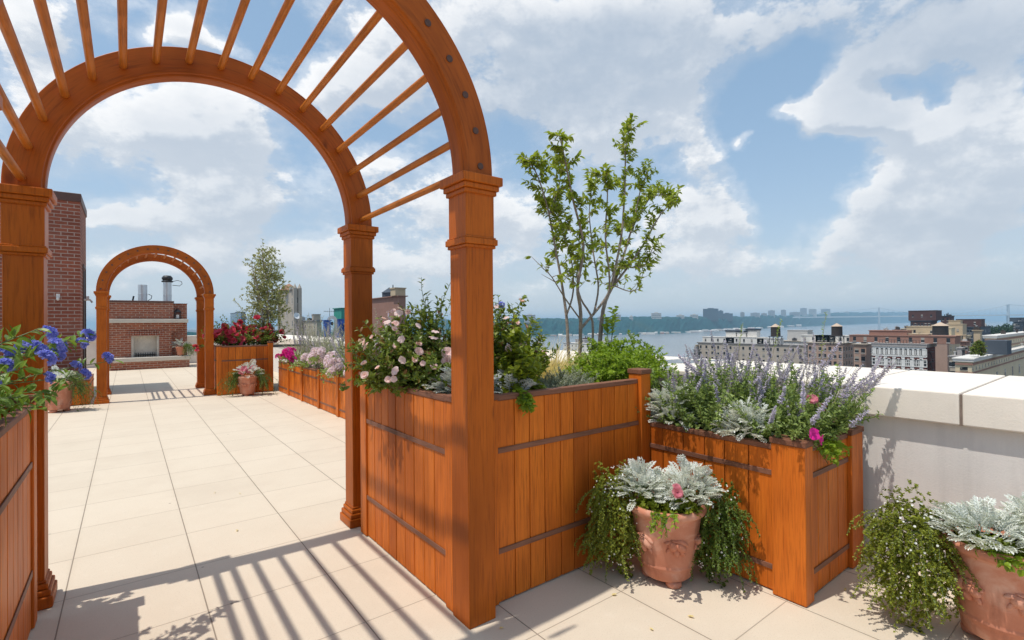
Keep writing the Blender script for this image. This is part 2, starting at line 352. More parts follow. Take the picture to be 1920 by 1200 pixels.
def tag(o, label, cat, group=None):
    o['label'] = label; o['category'] = cat
    if group: o['group'] = group
    return o
def thing(name, label, cat, loc=(0, 0, 0), group=None):
    o = bpy.data.objects.new(name, None); C.objects.link(o); o.location = loc; o.empty_display_size = .1
    ORG[o.name] = V3(loc); return tag(o, label, cat, group)
def struct(o, kind='structure'): o['kind'] = kind; return o
def dup(root, loc, label, rot=0, scale=1, group=None):
    def cp(o, par):
        c = o.copy(); C.objects.link(c)
        if par: c.parent = par
        for ch in o.children: cp(ch, c)
        return c
    c = cp(root, None); c.location = loc; c.rotation_euler = (0, 0, rot); c.scale = (scale,)*3; c['label'] = label
    if group: c['group'] = group
    ORG[c.name] = V3(loc); return c
def place(src, parent, p, d=(0, 0, 1), s=1.0, roll=None):     # a copy of a small part on a plant
    o = src.copy(); C.objects.link(o); o.parent = parent; o.location = V3(p) - ORG[parent.name]
    q = V3(d).normalized().to_track_quat('Z', 'Y') @ Quaternion((0, 0, 1), R.uniform(0, 6.28) if roll is None else roll)
    o.rotation_mode = 'QUATERNION'; o.rotation_quaternion = q; o.scale = (s, s, s); return o
class Proto:                                                   # first use adopts the mesh object, later uses copy it
    def __init__(s, mbs, name, mats): s.mbs = mbs; s.name = name; s.mats = mats; s.objs = [None]*len(mbs)
    def put(s, parent, p, d=(0, 0, 1), sc_=1.0, i=None):
        i = R.randrange(len(s.mbs)) if i is None else i
        if s.objs[i] is None:
            o = s.mbs[i].build(s.name, s.mats); s.objs[i] = o; o.parent = parent; o.location = V3(p) - ORG[parent.name]
            o.rotation_mode = 'QUATERNION'; o.rotation_quaternion = V3(d).normalized().to_track_quat('Z', 'Y'); o.scale = (sc_,)*3; return o
        return place(s.objs[i], parent, p, d, sc_)
def rv(s=1.0): return V3((R.gauss(0, s), R.gauss(0, s), R.gauss(0, s)))
def rdir():
    while True:
        v = rv()
        if v.length > .1: return v.normalized()

# ------------------------------------------------------------------ flowers
def petals(n, L, W, cup, layers=1, wob=.15, mi=0):
    b = MB()
    for l in range(layers):
        for i in range(n):
            t = 2*math.pi*(i + .5*l)/n + R.uniform(-wob, wob); c = cup + l*.35 + R.uniform(-.12, .12)
            d = V3((math.cos(t)*math.cos(c), math.sin(t)*math.cos(c), math.sin(c))); up = V3((-math.cos(t)*math.sin(c), -math.sin(t)*math.sin(c), math.cos(c)))
            sd = d.cross(up); l_ = L*(1-.22*l)*R.uniform(.88, 1.1); w = W*R.uniform(.9, 1.1)*.5
            p0 = V3((0, 0, .002*l)); 
            b.add([p0, p0+d*l_*.5+sd*w*.8+up*w*.15, p0+d*l_*.85+sd*w+up*w*.1, p0+d*l_-up*w*.25+sd*w*.3, p0+d*l_-up*w*.2-sd*w*.3, p0+d*l_*.85-sd*w+up*w*.1, p0+d*l_*.5-sd*w*.8+up*w*.15, p0+d*l_*.5],
                  [(0, 1, 7), (1, 2, 3, 7), (7, 3, 4), (7, 4, 5, 6), (0, 7, 6)], mi)
    return b
PINK = Proto([petals(5, .028, .030, .35, 2), petals(5, .026, .028, .7, 2), petals(6, .030, .028, .2, 1)], 'flower', 'pink_petal')
BUD = Proto([petals(5, .024, .018, 1.15, 2)], 'flower_bud', 'rosebud_petal')
REDF = Proto([petals(6, .045, .045, .45, 2), petals(6, .042, .042, .8, 2)], 'flower', 'red_petal')
MAG = Proto([petals(5, .042, .056, .5, 1, .05)], 'flower', 'magenta_petal')
HOTP = Proto([petals(5, .030, .03, .4, 2)], 'flower', 'rosebud_petal')
def cluster(n, r, L, W):
    b = MB()
    for i in range(n):
        d = rdir(); d.z = abs(d.z)*.8+.1; d.normalize(); q = d.to_track_quat('Z', 'Y'); p = petals(5, L, W, .3)
        b.add([q @ v + d*r*R.uniform(.7, 1.1) for v in p.v], p.f)
    return b
PLUM = Proto([cluster(13, .026, .017, .015), cluster(10, .022, .016, .014)], 'flower_cluster', 'plumbago_petal')
BLUSH = Proto([cluster(9, .05, .04, .045), cluster(7, .045, .04, .04)], 'flower_cluster', 'blush_petal')
MAGC = Proto([cluster(10, .055, .042, .045)], 'flower_cluster', 'magenta_petal')
TINYW = Proto([petals(5, .0055, .006, .2)], 'flower', 'white_petal')
def spike(L, n, s):
    b = MB(); b.tube([(0, 0, 0), (.004, .002, L*.5), (.0, .004, L)], [.0016, .0013, .0006], 4, 1)
    for i in range(n):
        z = L*(.12+.88*i/n); 
        for j in range(6 if i < n*.8 else 4):
            t = R.uniform(0, 6.28); d = V3((math.cos(t), math.sin(t), R.uniform(.1, .9))).normalized()
            b.leaf(V3((0, 0, z+R.uniform(-.004, .004))), d, V3((0, 0, 1)), s*R.uniform(.7, 1.3)*(1.1-.6*i/n), s*.6, 0)
    return b
SPIKE = Proto([spike(.20, 15, .021), spike(.15, 12, .022), spike(.26, 19, .020)], 'flower_spike', ['lavender_petal', 'grey_leaf'])

# ------------------------------------------------------------------ plants
def strand(base, d, L, grav, n, wig=.15):
    pts = [V3(base)]; d = d.normalized(); st = L/n
    for i in range(n):
        d = (d + V3((0, 0, -grav*st*8)) + rv(wig*.35)).normalized(); pts.append(pts[-1] + d*st)
    return pts
def leafy(mbL, pts, L, W, per, start=.2, mi=0, six=False, spread=1.0):
    n = len(pts)-1
    for i in range(n):
        if i < start*n: continue
        d = (pts[i+1]-pts[i]); ax = d.normalized()
        for k in range(per):
            p = pts[i] + d*((k+R.random())/per); o = rdir(); o = (o - ax*o.dot(ax)); 
            if o.length < .05: continue
            dd = (o.normalized()*spread + ax*.55 + V3((0, 0, .12))).normalized(); up = (V3((0, 0, 1)) + rv(.35)).normalized()
            s = R.uniform(.65, 1.2)
            (mbL.leaf6 if six else mbL.leaf)(p, dd, up, L*s, W*s, mi)
def dusty(base, rad, H, n, LL=.11, shade=False, label='', group=None, name='dusty_miller'):
    t = thing(name, label, 'silver plant', base, group); b = MB(); base = V3(base)
    for i in range(n):
        a = R.uniform(0, 6.28); q = math.sqrt(R.random()); p = base + V3((math.cos(a)*q*rad*.62, math.sin(a)*q*rad*.62, H*(.95-.6*q*q)*R.uniform(.25, 1)))
        d = V3((math.cos(a)*(.15+q*.8), math.sin(a)*(.15+q*.8), 1.1-.55*q)) + rv(.28); d.normalize()
        L = LL*R.uniform(.6, 1.25); nrm = (V3((0, 0, 1)) + rv(.3) - d*.3).normalized(); sd = d.cross(nrm).normalized(); nrm = sd.cross(d)
        cur = p; dd = d.copy(); K = 6
        for j in range(K):
            nx = cur + dd*(L/K); w = .0045
            b.add([cur-sd*w*.6, cur+sd*w*.6, nx+sd*w*.5, nx-sd*w*.5], [(0, 1, 2, 3)])
            if j >= 1:
                ll = L*.36*math.sin(math.pi*(.2+.68*j/K))
                for sg in (-1, 1):
                    ld = (dd*.62 + sd*sg*.85 + nrm*.2).normalized(); b.leaf(nx, ld, nrm, ll, ll*.34, 0, .1)
                    tip = nx + ld*ll*.5
                    b.leaf(tip, (ld*.4+dd*.9).normalized(), nrm, ll*.55, ll*.26, 0, .1); b.leaf(tip, (ld+sd*sg*.6-dd*.25).normalized(), nrm, ll*.45, ll*.24, 0, .1)
            cur = nx; dd = (dd - nrm*.06 + V3((0, 0, -.03))).normalized()
        b.leaf(cur, dd, nrm, L*.2, L*.11)
    b.build('foliage', 'silver_leaf_shade' if shade else 'silver_leaf', t); return t
def trailing(base, lo, hi, out, drop, n, L, W, label, mat='trailing_leaf', flowers=26, width=.2, stem_n=16, group=None, up=.1, rim=.18):
    t = thing('trailing_plant', label, 'plant', base, group); b = MB(); s = MB(); base = V3(base); tips = []
    for i in range(n):
        a = R.uniform(lo, hi); r0 = rim*R.uniform(.6, 1.0); p = base + V3((math.cos(a)*r0, math.sin(a)*r0, R.uniform(-.02, .05)))
        o = V3((math.cos(a), math.sin(a), 0)); reach = out*R.uniform(.25, 1); dp = drop*R.uniform(.35, 1.0)*(1.0 if reach > .1 else .8); K = stem_n
        hump = up*R.uniform(.2, 1.2); sw = rv(.07)
        pts = []
        for k in range(K+1):
            u = k/K; e = 1-(1-u)**2.2; z = hump*math.sin(min(1, u*2.2)*math.pi)*(1 if u < .45 else 0) - dp*max(0, u-.18)**1.35/.82**1.35
            q = p + o*(reach*e) + sw*u + V3((0, 0, z)) + rv(.011); q.z = max(q.z, .012+R.random()*.02); pts.append(q)
        s.tube(pts[::2], .0016, 3); leafy(b, pts, L, W, 4, .05, 0); tips += pts[3:]
    b.build('foliage', mat, t); s.build('stems', 'green_stem', t)
    for p in R.sample(tips, min(flowers, len(tips))): TINYW.put(t, p + V3((-.012, -.014, .008)) + rdir()*.012, V3((-.4, -.6, .5))+rdir()*.6, R.uniform(1.1, 1.9))
    return t
def bush(name, label, cat, base, stems, flower=None, nfl=0, L=.04, W=.018, leafm='rose_leaf', stemm='green_stem', per=4, fs=(.8, 1.2), six=False, extra=None, group=None, start=.2, fmin=.55):
    """stems: list of point lists"""
    t = thing(name, label, cat, base, group); b = MB(); s = MB(); tips = []
    for pts in stems:
        k = len(pts); s.tube(pts, [.0045*(1-.75*i/k)*(1 if L > .02 else .5) for i in range(k)], 4); leafy(b, pts, L, W, per, start, six=six); tips.append(pts)
    b.build('foliage', leafm, t); s.build('stems', stemm, t)
    if flower:
        for i in range(nfl):
            pts = R.choice(tips); k = R.randrange(int(len(pts)*fmin), len(pts)); p = pts[k] + rdir()*L*.6; 
            flower.put(t, p, V3((-.35, -.5, .5)) + rv(.5), R.uniform(*fs))
    if extra:
        pr, n_, sc_ = extra
        for i in range(n_):
            pts = R.choice(tips); pr.put(t, pts[-1], (pts[-1]-pts[-2]), R.uniform(*sc_))
    return t
def dome_stems(c, rx, ry, H, n, K=9, lean=(0, 0), grav=.25, wig=.25, hmin=.35):
    out = []; c = V3(c)
    for i in range(n):
        a = R.uniform(0, 6.28); q = math.sqrt(R.random()); p = c + V3((math.cos(a)*q*rx*.45, math.sin(a)*q*ry*.45, 0))
        d = V3((math.cos(a)*q*rx*.9+lean[0], math.sin(a)*q*ry*.9+lean[1], H*R.uniform(.7, 1.1)*(1.05-.55*q*q))); L = d.length*R.uniform(hmin, 1.05)
        out.append(strand(p, d, L, grav, K, wig))
    return out

# ================================================================== THE TERRACE
b = MB(); b.box(-9, 3.655, -5, 22.95, -.6, 0)
struct(b.build('terrace_floor', 'pavers'))
def parapet(label, x0, x1, y0, y1, along, joints):
    t = thing('parapet_wall', label, 'wall', (x0, y0, 0)); b = MB(); b.box(x0, x1, y0, y1, -.6, .884); b.build('wall_body', 'stucco', t)
    e = .055; proto = None; g = .006
    for a0, a1 in zip(joints[:-1], joints[1:]):
        b = MB(); L = a1-a0
        if along == 'y': b.box(-e, x1-x0+e, g, L-g, 0, .178)
        else: b.box(g, L-g, -e, y1-y0+e, 0, .178)
        p = (x0, a0, .886) if along == 'y' else (a0, y0, .886)
        if proto is None:
            proto = b.build('coping_stone', 'cast_stone', origin=(0, 0, 0), bevel=.008, seg=2); o = proto
        else: o = proto.copy(); C.objects.link(o)
        o.parent = t; o.location = V3(p) - ORG[t.name]
    b = MB()
    if along == 'y': b.box(x0-.048, x1+.048, y0, y1, .8865, 1.056)
    else: b.box(x0, x1, y0-.048, y1+.048, .8865, 1.056)
    b.build('mortar_bed', 'mortar', t); return t
js = [.66+.56*i for i in range(-8, 40)]
parapet('grey stucco parapet with pale stone coping beside the low planter and pots', 3.66, 4.93, js[0], 22.9, 'y', js)
jx = [-8.98+1.05*i for i in range(0, 13)]
parapet('far grey parapet wall behind the brick fireplace', -9, 3.6, 23, 23.5, 'x', jx)

# ------------------------------------------------------------------ arbors
RI, RO, ZC = .8145, .98, 2.185
def make_arbor(label, loc, bases):
    t = thing('garden_arbor', label, 'arbor', loc, 'timber arch arbors'); lx, ly = loc[0], loc[1]
    D = 1.715; P = .165
    for (sx, y0, hasb) in ((-1, 0, bases[0]), (1, 0, bases[1]), (-1, D-P, bases[2]), (1, D-P, bases[3])):
        cx, cy = lx + sx*(RI+P/2), ly + y0 + P/2
        b = MB(); b.cbox(cx, cy, .156, 0, 1.86); b.cbox(cx, cy, P, 1.86, 2.124)
        po = b.build('post', 'arbor_wood', t, bevel=.004, seg=2)
        b = MB(); b.cbox(cx, cy, .176, 1.838, 1.853); b.cbox(cx, cy, .192, 1.8535, 1.884); b.cbox(cx, cy, .180, 1.8845, 1.893); b.build('collar', 'arbor_wood', po, bevel=.004, seg=2)
        b = MB(); b.cbox(cx, cy, .186, 2.10, 2.122); b.cbox(cx, cy, .205, 2.1225, 2.148); b.cbox(cx, cy, .232, 2.1485, 2.192); b.build('cap', 'arbor_wood', po, bevel=.005, seg=2)
        if hasb:
            b = MB(); b.cbox(cx, cy, .225, 0.001, .062); b.cbox(cx, cy, .208, .0625, .095); b.cbox(cx, cy, .186, .0955, .125); b.cbox(cx, cy, .170, .1255, .143); b.build('base_moulding', 'arbor_wood', po, bevel=.009, seg=3)
    n = 72
    for (y0, y1, out) in ((.012, .150, -1), (D-.150, D-.012, 1)):
        prof = [(RI+.016, y0), (RO, y0), (RO, y1), (RI+.016, y1), (RI+.012, y1-.018), (RI+.003, y1-.022), (RI, y1-.040), (RI, y0+.040), (RI+.003, y0+.022), (RI+.012, y0+.018)]
        b = MB(); k = len(prof); vs = []; fs = []
        for i in range(n+1):
            a = math.pi*i/n
            for (r, y) in prof: vs.append((lx + r*math.cos(a), ly+y, ZC+.008+r*math.sin(a)))
        for i in range(n):
            for j in range(k): fs.append((i*k+j, i*k+(j+1) % k, (i+1)*k+(j+1) % k, (i+1)*k+j))
        fs += [tuple(range(k)), tuple(n*k+j for j in range(k))[::-1]]
        b.add(vs, fs); rib = b.build('arch_rib', 'arbor_wood_ring', t, bevel=.003)
        yo = y0-.014 if out < 0 else y1+.014
        b = MB(); w0, w1 = .042, .066; ya, yb = (yo, y0-.0005) if out < 0 else (y1+.0005, yo)
        z0, z1 = ZC+.008+RI-.022, ZC+.008+RO+.012
        b.add([(lx-w0, ya, z0), (lx+w0, ya, z0), (lx+w1, ya, z1), (lx-w1, ya, z1), (lx-w0, yb, z0), (lx+w0, yb, z0), (lx+w1, yb, z1), (lx-w1, yb, z1)], [(0,1,2,3), (7,6,5,4), (0,4,5,1), (1,5,6,2), (2,6,7,3), (3,7,4,0)])
        b.build('keystone', 'arbor_wood', rib, bevel=.003)
        pl = None
        for i in range(17):
            a = math.radians(3.6+10.8*i); p = V3((lx + .908*math.cos(a), ly + (y0-.001 if out < 0 else y1+.001), ZC+.908*math.sin(a)))
            if pl is None:
                b = MB(); b.tube([p-V3((0, .004, 0)), p+V3((0, .004, 0))], .0165, 14); pl = b.build('dowel_plug', 'plug_wood', rib, origin=p); pl.location = p - ORG[t.name]
            else:
                o = pl.copy(); C.objects.link(o); o.parent = rib; o.location = p - ORG[t.name]
    dw = None
    for i in range(17):
        a = math.radians(3.6+10.8*i); p = V3((lx + .908*math.cos(a), ly, ZC+.908*math.sin(a)))
        if dw is None:
            b = MB(); b.tube([p+V3((0, .151, 0)), p+V3((0, D-.151, 0))], .0195, 14); dw = b.build('dowel', 'dowel_wood', t, smooth=True, origin=p); dw.location = p - ORG[t.name]
            md = dw.modifiers.new('e', 'EDGE_SPLIT')
        else:
            o = dw.copy(); C.objects.link(o); o.parent = t; o.location = p - ORG[t.name]; o.rotation_euler = (0, R.uniform(0, 6.28), 0)
    return t
make_arbor('large stained timber arch arbor in the foreground with round rungs', (.4735, 2.02, 0), (0, 0, 1, 1))
ar2 = make_arbor('smaller looking timber arch arbor far off in front of the fireplace', (.4965, 12.2, 0), (1, 1, 1, 1)); ar2.scale = (.98, .98, .97)

# ------------------------------------------------------------------ planters
PL = 'timber plank planter boxes'
def planter(label, x0, x1, y0, y1, h, sides, rails, pw=.115, posts=(), soil=.06, cuts={}, trim=True):
    t = thing('planter_box', label, 'planter', (x0, y0, 0), PL); TH = .024
    for sd in sides:
        a0, a1 = (y0, y1) if sd[1] == 'x' else (x0, x1)
        if sd in cuts: a0, a1 = cuts[sd]
        n = max(1, round((a1-a0)/pw)); w = (a1-a0)/n; b = MB(); e = .0026
        def bx(b, lo, hi, out, inn, z0, z1):
            if sd == '-x': b.box(x0-out, x0+inn, lo, hi, z0, z1)
            elif sd == '+x': b.box(x1-inn, x1+out, lo, hi, z0, z1)
            elif sd == '-y': b.box(lo, hi, y0-out, y0+inn, z0, z1)
            else: b.box(lo, hi, y1-inn, y1+out, z0, z1)
        cur = a0
        for i in range(n):
            ww = w if i == n-1 else w*R.uniform(.88, 1.12); hi = a1 if i == n-1 else cur+ww
            bx(b, cur+e, hi-e, R.uniform(-.0008, .0008), TH, .008, h-.03); cur = hi
        pn = b.build('side_panel', 'plank_wood', t, bevel=.004, seg=2)
        b = MB(); bx(b, a0, a1, -.012, TH-.002, .012, h-.034); b.build('panel_backing', 'recess_shade', t)  # dark sheet in the plank gaps, groove shade put into its colour
        rm = 'rail_wood_y' if sd[1] == 'x' else 'rail_wood_x'
        for z in rails:
            b = MB(); bx(b, a0, a1, .007, -.0015, z-.0145, z+.0145); b.build('rail', rm, t, bevel=.002)
        if trim:
            b = MB(); bx(b, a0, a1, .004, .045, h-.0295, h); b.build('top_trim', rm, t, bevel=.003)
    for (px0, px1, py0, py1, ph) in posts:
        b = MB(); b.box(px0, px1, py0, py1, .004, ph-.032); po = b.build('corner_post', 'plank_wood', t, bevel=.005, seg=2)
        b = MB(); b.box(px0-.006, px1+.006, py0-.006, py1+.006, ph-.0315, ph); b.build('post_cap', 'rail_wood_x', po, bevel=.004, seg=2)
    b = MB(); k = 10; vs = []; fs = []; dx = (x1-x0-.06)/k; dy = (y1-y0-.06)/k
    for i in range(k+1):
        for j in range(k+1): vs.append((x0+.03+dx*i, y0+.03+dy*j, h-soil+R.uniform(-.012, .012)))
    for i in range(k):
        for j in range(k): fs.append((i*(k+1)+j, (i+1)*(k+1)+j, (i+1)*(k+1)+j+1, i*(k+1)+j+1))
    b.add(vs, fs); b.build('soil', 'soil', t, smooth=True); return t
planter('tall orange plank planter beside the near arbor post with pink roses', 1.312, 3.60, 2.115, 3.44, 1.09, ('-x', '-y', '+y'), (.80, .275), .118,
        posts=((1.30, 1.40, 3.345, 3.45, 1.132), (2.685, 2.785, 2.085, 2.19, 1.153), (1.30, 1.34, 2.19, 2.265, 1.10), (1.458, 1.53, 2.105, 2.15, 1.10)), cuts={'-x': (2.265, 3.345), '-y': (1.53, 2.685), '+y': (1.40, 3.60)})
planter('low plank planter full of catmint in front of the grey parapet', 2.77, 3.56, 1.13, 2.083, .80, ('-x', '-y'), (.645, .135), .14,
        posts=((2.735, 2.835, 1.105, 1.275, .846), (3.375, 3.555, 1.105, 1.175, .82)), cuts={'-x': (1.275, 2.083), '-y': (2.835, 3.375)})
planter('plank planter cut by the left picture edge under the blue flowers', -2.2, -.372, 1.4, 3.43, 1.09, ('+x', '+y'), (.80, .275), .118,
        posts=((-.46, -.36, 3.345, 3.445, 1.132),), cuts={'+x': (1.4, 3.345), '+y': (-2.2, -.46)})
planter('tall plank planter of red flowers beside the far arbor', 1.49, 3.60, 11.95, 13.6, 1.03, ('-y', '-x'), (.72,), .12,
        posts=((2.45, 2.55, 11.92, 12.02, 1.10), (1.475, 1.56, 11.935, 12.0, 1.05)), cuts={'-y': (1.56, 2.45)}, trim=True)
rp = [(2.625, 2.69, y-.045, y+.045, .71) for y in (11.0, 10.0, 8.95, 7.95, 6.95, 5.95, 4.95)]
planter('long low plank planter of pale pink petunias along the right side', 2.65, 3.60, 4.4, 11.9, .665, ('-x', '-y'), (.52, .12), .125, posts=rp)
planter('low plank planter by the left foot of the far arbor', -2.6, -.56, 12.25, 13.7, .47, ('-y', '+x'), (.36,), .12)

# ------------------------------------------------------------------ brick tower, fireplace
tw = thing('brick_tower', 'tall dark red brick bulkhead behind the left arbor post', 'building', (-3.4, 14, 0))
b = MB(); b.box(-3.4, -.785, 14, 15.9, 0, 4.11); b.build('wall', 'red_brick', tw)
b = MB(); b.box(-3.42, -.765, 13.98, 15.92, 4.1105, 4.29); b.build('parapet_cap', 'cap_metal', tw, bevel=.01)
b = MB(); b.box(-.789, -.7815, 14.75, 15.45, .35, 2.75); dr = b.build('doorway', 'recess_shade', tw)  # flat near-black panel, the shade of a recess painted as colour
b = MB(); b.box(-.7855, -.765, 14.69, 14.748, .35, 2.8); b.box(-.7855, -.765, 15.452, 15.51, .35, 2.8); b.box(-.7855, -.765, 14.69, 15.51, 2.8005, 2.86); b.build('door_frame', 'cap_metal', dr)
p = at_u(109, 560, 13.99); b = MB(); b.cbox(p.x, 13.985, .06, p.z+.02, p.z+.10, .028); b.blob((p.x, 13.94, p.z), (V3((.028, 0, 0)), V3((0, .028, 0)), V3((0, 0, .045)))); b.build('wall_lamp', 'lamp_white', tw)
p = at_v(157, 562, -.77); b = MB(); b.tube([(-.785, p.y, p.z), (-.66, p.y, p.z), (-.62, p.y, p.z-.06)], .022, 8); b.cbox(-.70, p.y, .05, p.z+.0, p.z+.08); b.build('tap', 'lamp_white', tw)

fp = thing('brick_fireplace', 'red brick outdoor fireplace with stone mantel beyond the far arbor', 'fireplace', (.4, 21, 0))
b = MB(); b.box(-.46, 1.30, 21.27, 22.2, 1.70, 2.26); b.box(-.50, 1.72, 21.5, 22.2, 0, 2.24); b.box(-.46, .105, 21.27, 21.49, .40, 1.56); b.box(.885, 1.24, 21.27, 21.49, .40, 1.56); b.box(.1055, .8845, 21.27, 21.49, 1.31, 1.56)
for i in range(5): b.box(1.2405, 1.2405+.07*(i+1), 21.3, 21.49, 1.20+.072*i, 1.27+.072*i)
b.build('brickwork', 'fire_brick', fp)
b = MB()
for i in range(15): x = .0+.068*i; b.box(x, x+.056, 21.24, 21.268, 1.115, 1.305)
b.build('soldier_course', 'red_brick', fp, bevel=.004)
b = MB(); b.box(-.49, 1.73, 21.10, 21.6, 1.565, 1.695); b.build('mantel', 'limestone', fp, bevel=.012, seg=2)
b = MB(); b.box(-.48, 1.32, 21.24, 22.22, 2.2605, 2.33); b.box(-.52, 1.74, 21.47, 22.22, 2.2405, 2.2595); b.build('chimney_cap', 'cap_metal', fp, bevel=.008)
b = MB(); b.box(-.50, 1.77, 20.85, 21.495, .262, .399); b.build('hearth_slab', 'limestone', fp, bevel=.012, seg=2)
b = MB(); b.box(-.47, 1.74, 20.9, 21.495, 0.001, .2615); b.build('hearth_base', 'fire_brick', fp)
b = MB(); b.box(.106, .17, 21.30, 21.492, .4, 1.11); b.box(.82, .884, 21.30, 21.492, .4, 1.11); b.box(.17, .82, 21.46, 21.494, .4, 1.11); b.box(.106, .884, 21.30, 21.459, 1.1105, 1.14); b.build('firebox_lining', 'firebox_stone', fp)
b = MB(); b.tube([(.22, 21.36, .47), (.78, 21.36, .47)], .014); b.tube([(.22, 21.43, .47), (.78, 21.43, .47)], .014)
for i in range(9): x = .24+.065*i; b.tube([(x, 21.34, .405), (x, 21.345, .54)], .012, 6); b.tube([(x, 21.34, .47), (x, 21.45, .47)], .010, 6)
b.build('fire_grate', 'black_iron', fp)
for (cx, r, z1, cap) in ((.435, .135, 2.90, 0), (1.15, .13, 3.02, 1)):
    b = MB(); b.lathe([(r, 0), (r, .22), (r+.008, .225), (r+.008, .245), (r, .25), (r, z1-2.33)], 28, (cx, 21.75, 2.331)); fl = b.build('flue', 'flue_steel', fp, smooth=True); fl.modifiers.new('e', 'EDGE_SPLIT')
    b = MB(); b.tube([(cx+.14, 21.7, 2.34), (cx+.24, 21.68, 2.42), (cx+.26, 21.68, 2.52), (cx+.16, 21.7, 2.58)], .012, 6)
    if cap:
        b = MB(); b.lathe([(.14, 0), (.175, .01), (.175, .05), (.14, .06), (.14, .09), (.165, .10), (.165, .17), (.11, .24), (0.01, .25)], 24, (cx, 21.75, z1+.0005)); b.build('rain_cap', 'black_iron', fl, smooth=True)
        b = MB(); b.tube([(cx+.15, 21.7, 3.05), (cx+.30, 21.66, 3.10), (cx+.42, 21.66, 3.06), (cx+.44, 21.66, 2.98), (cx+.36, 21.66, 2.90), (cx+.15, 21.7, 2.92)], .011, 6)
    else: b.tube([(cx-.28, 21.7, 2.33), (cx-.25, 21.7, 2.5)], .03, 6)
    b.build('cable', 'black_iron', fl)
ln = thing('lantern', 'dark lantern standing on the fireplace mantel', 'lantern', (1.42, 21.3, 1.696))
b = MB(); x, y = 1.42, 21.3; b.cbox(x, y, .19, 1.697, 1.725); b.cbox(x, y, .20, 1.93, 1.955)
for sx in (-1, 1):
    for sy in (-1, 1): b.cbox(x+sx*.08, y+sy*.08, .016, 1.7255, 1.9295)
b.build('cage', 'black_iron', ln)
b = MB(); b.lathe([(.11, 0), (.06, .07), (.02, .09), (.008, .10)], 4, (x, y, 1.9555)); b.tube([(x-.03, y, 2.05), (x-.025, y, 2.09), (x, y, 2.105), (x+.025, y, 2.09), (x+.03, y, 2.05)], .005, 5); b.build('roof', 'black_iron', ln)
b = MB(); b.lathe([(.045, 0), (.045, .12), (.005, .125)], 14, (x, y, 1.7255)); b.build('candle', 'lamp_white', ln)

# ------------------------------------------------------------------ terracotta pots
PG = 'terracotta pots on the terrace'
def pot(label, c, s=1.0, rot=0, relief=True):
    t = thing('terracotta_pot', label, 'pot', c, PG); x, y, z = c
    pr = [(.118, .035), (.128, .037), (.136, .045), (.142, .085), (.147, .102), (.153, .108), (.155, .116), (.151, .123), (.152, .13), (.165, .21), (.178, .29), (.188, .35), (.192, .378), (.197, .39), (.205, .395), (.217, .404), (.222, .418), (.220, .432), (.212, .440), (.198, .441), (.190, .434), (.184, .40)]
    b = MB(); b.lathe([(r*s, h*s) for r, h in pr], 56, c); b.build('body', 'terracotta', t, smooth=True)
    b = MB(); b.lathe([(.001, .402*s), (.1815*s, .402*s)], 40, c); b.build('soil', 'soil', t)
    for i in range(3):
        a = rot+math.radians(-115+120*i); b = MB(); q = V3((x+math.cos(a)*.095*s, y+math.sin(a)*.095*s, z)); b.lathe([(.03*s, .0005), (.042*s, .006*s), (.044*s, .022*s), (.038*s, .034*s)], 16, q); b.build('foot', 'terracotta', t, smooth=True)
    if relief:
        for i in range(6):
            a = rot + i*math.pi/3; zc = z+.275*s; rr = .176*s
            n = V3((math.cos(a), math.sin(a), -.12)).normalized(); sd = V3((-math.sin(a), math.cos(a), 0)); upv = n.cross(sd); c0 = V3((x, y, zc)) + n*rr
            b = MB()
            def el(du, dv, L, W, ang, th): 
                p = c0 + sd*du*s + upv*dv*s; ex = sd*math.cos(ang)+upv*math.sin(ang); ey = -sd*math.sin(ang)+upv*math.cos(ang); p = p - n*(du*du*s*2.6); b.blob(p, (ex*L*s, ey*W*s, n*th*s), 12)
            el(-.022, .002, 0.0299, 0.0247, -1.0, 0.0255); el(.018, -.004, 0.0391, 0.0234, -0.55, 0.0255); el(-.002, -.034, 0.0276, 0.0182, -1.3, 0.0195)
            el(.032, .018, 0.0368, 0.0130, -0.5, 0.0120); el(-.045, .020, 0.0253, 0.0091, 0.25, 0.0120); el(.0, .028, 0.0345, 0.0065, -0.2, 0.0120); el(.03, -.036, 0.0299, 0.0130, -0.9, 0.0090); el(-.04, -.022, 0.0230, 0.0117, -2.2, 0.0090)
            b.build('relief', 'terracotta', t, smooth=True)
    return t
POT1 = V3((2.445, 1.735, 0)); POT2 = V3((3.15, .44, 0)); POT3 = V3((1.98, 11.6, 0)); POT4 = V3((-.95, 11.6, 0)); POT5 = V3((1.49, 21.05, .40))
pot('large terracotta pot with silver foliage in front of the low planter', POT1, 1.0, -2.2)
pot('large terracotta pot cut by the right picture edge near the parapet', POT2, 1.06, -2.62)
pot('small distant terracotta pot in front of the far tall planter', POT3, .93, 0)
pot('terracotta pot beside the brick tower at the left', POT4, 1.2, 0, False)
pot('smallest terracotta pot standing on the fireplace hearth', POT5, .72, 0, False)

# ================================================================== PLANTS
S = lambda p: V3(p)
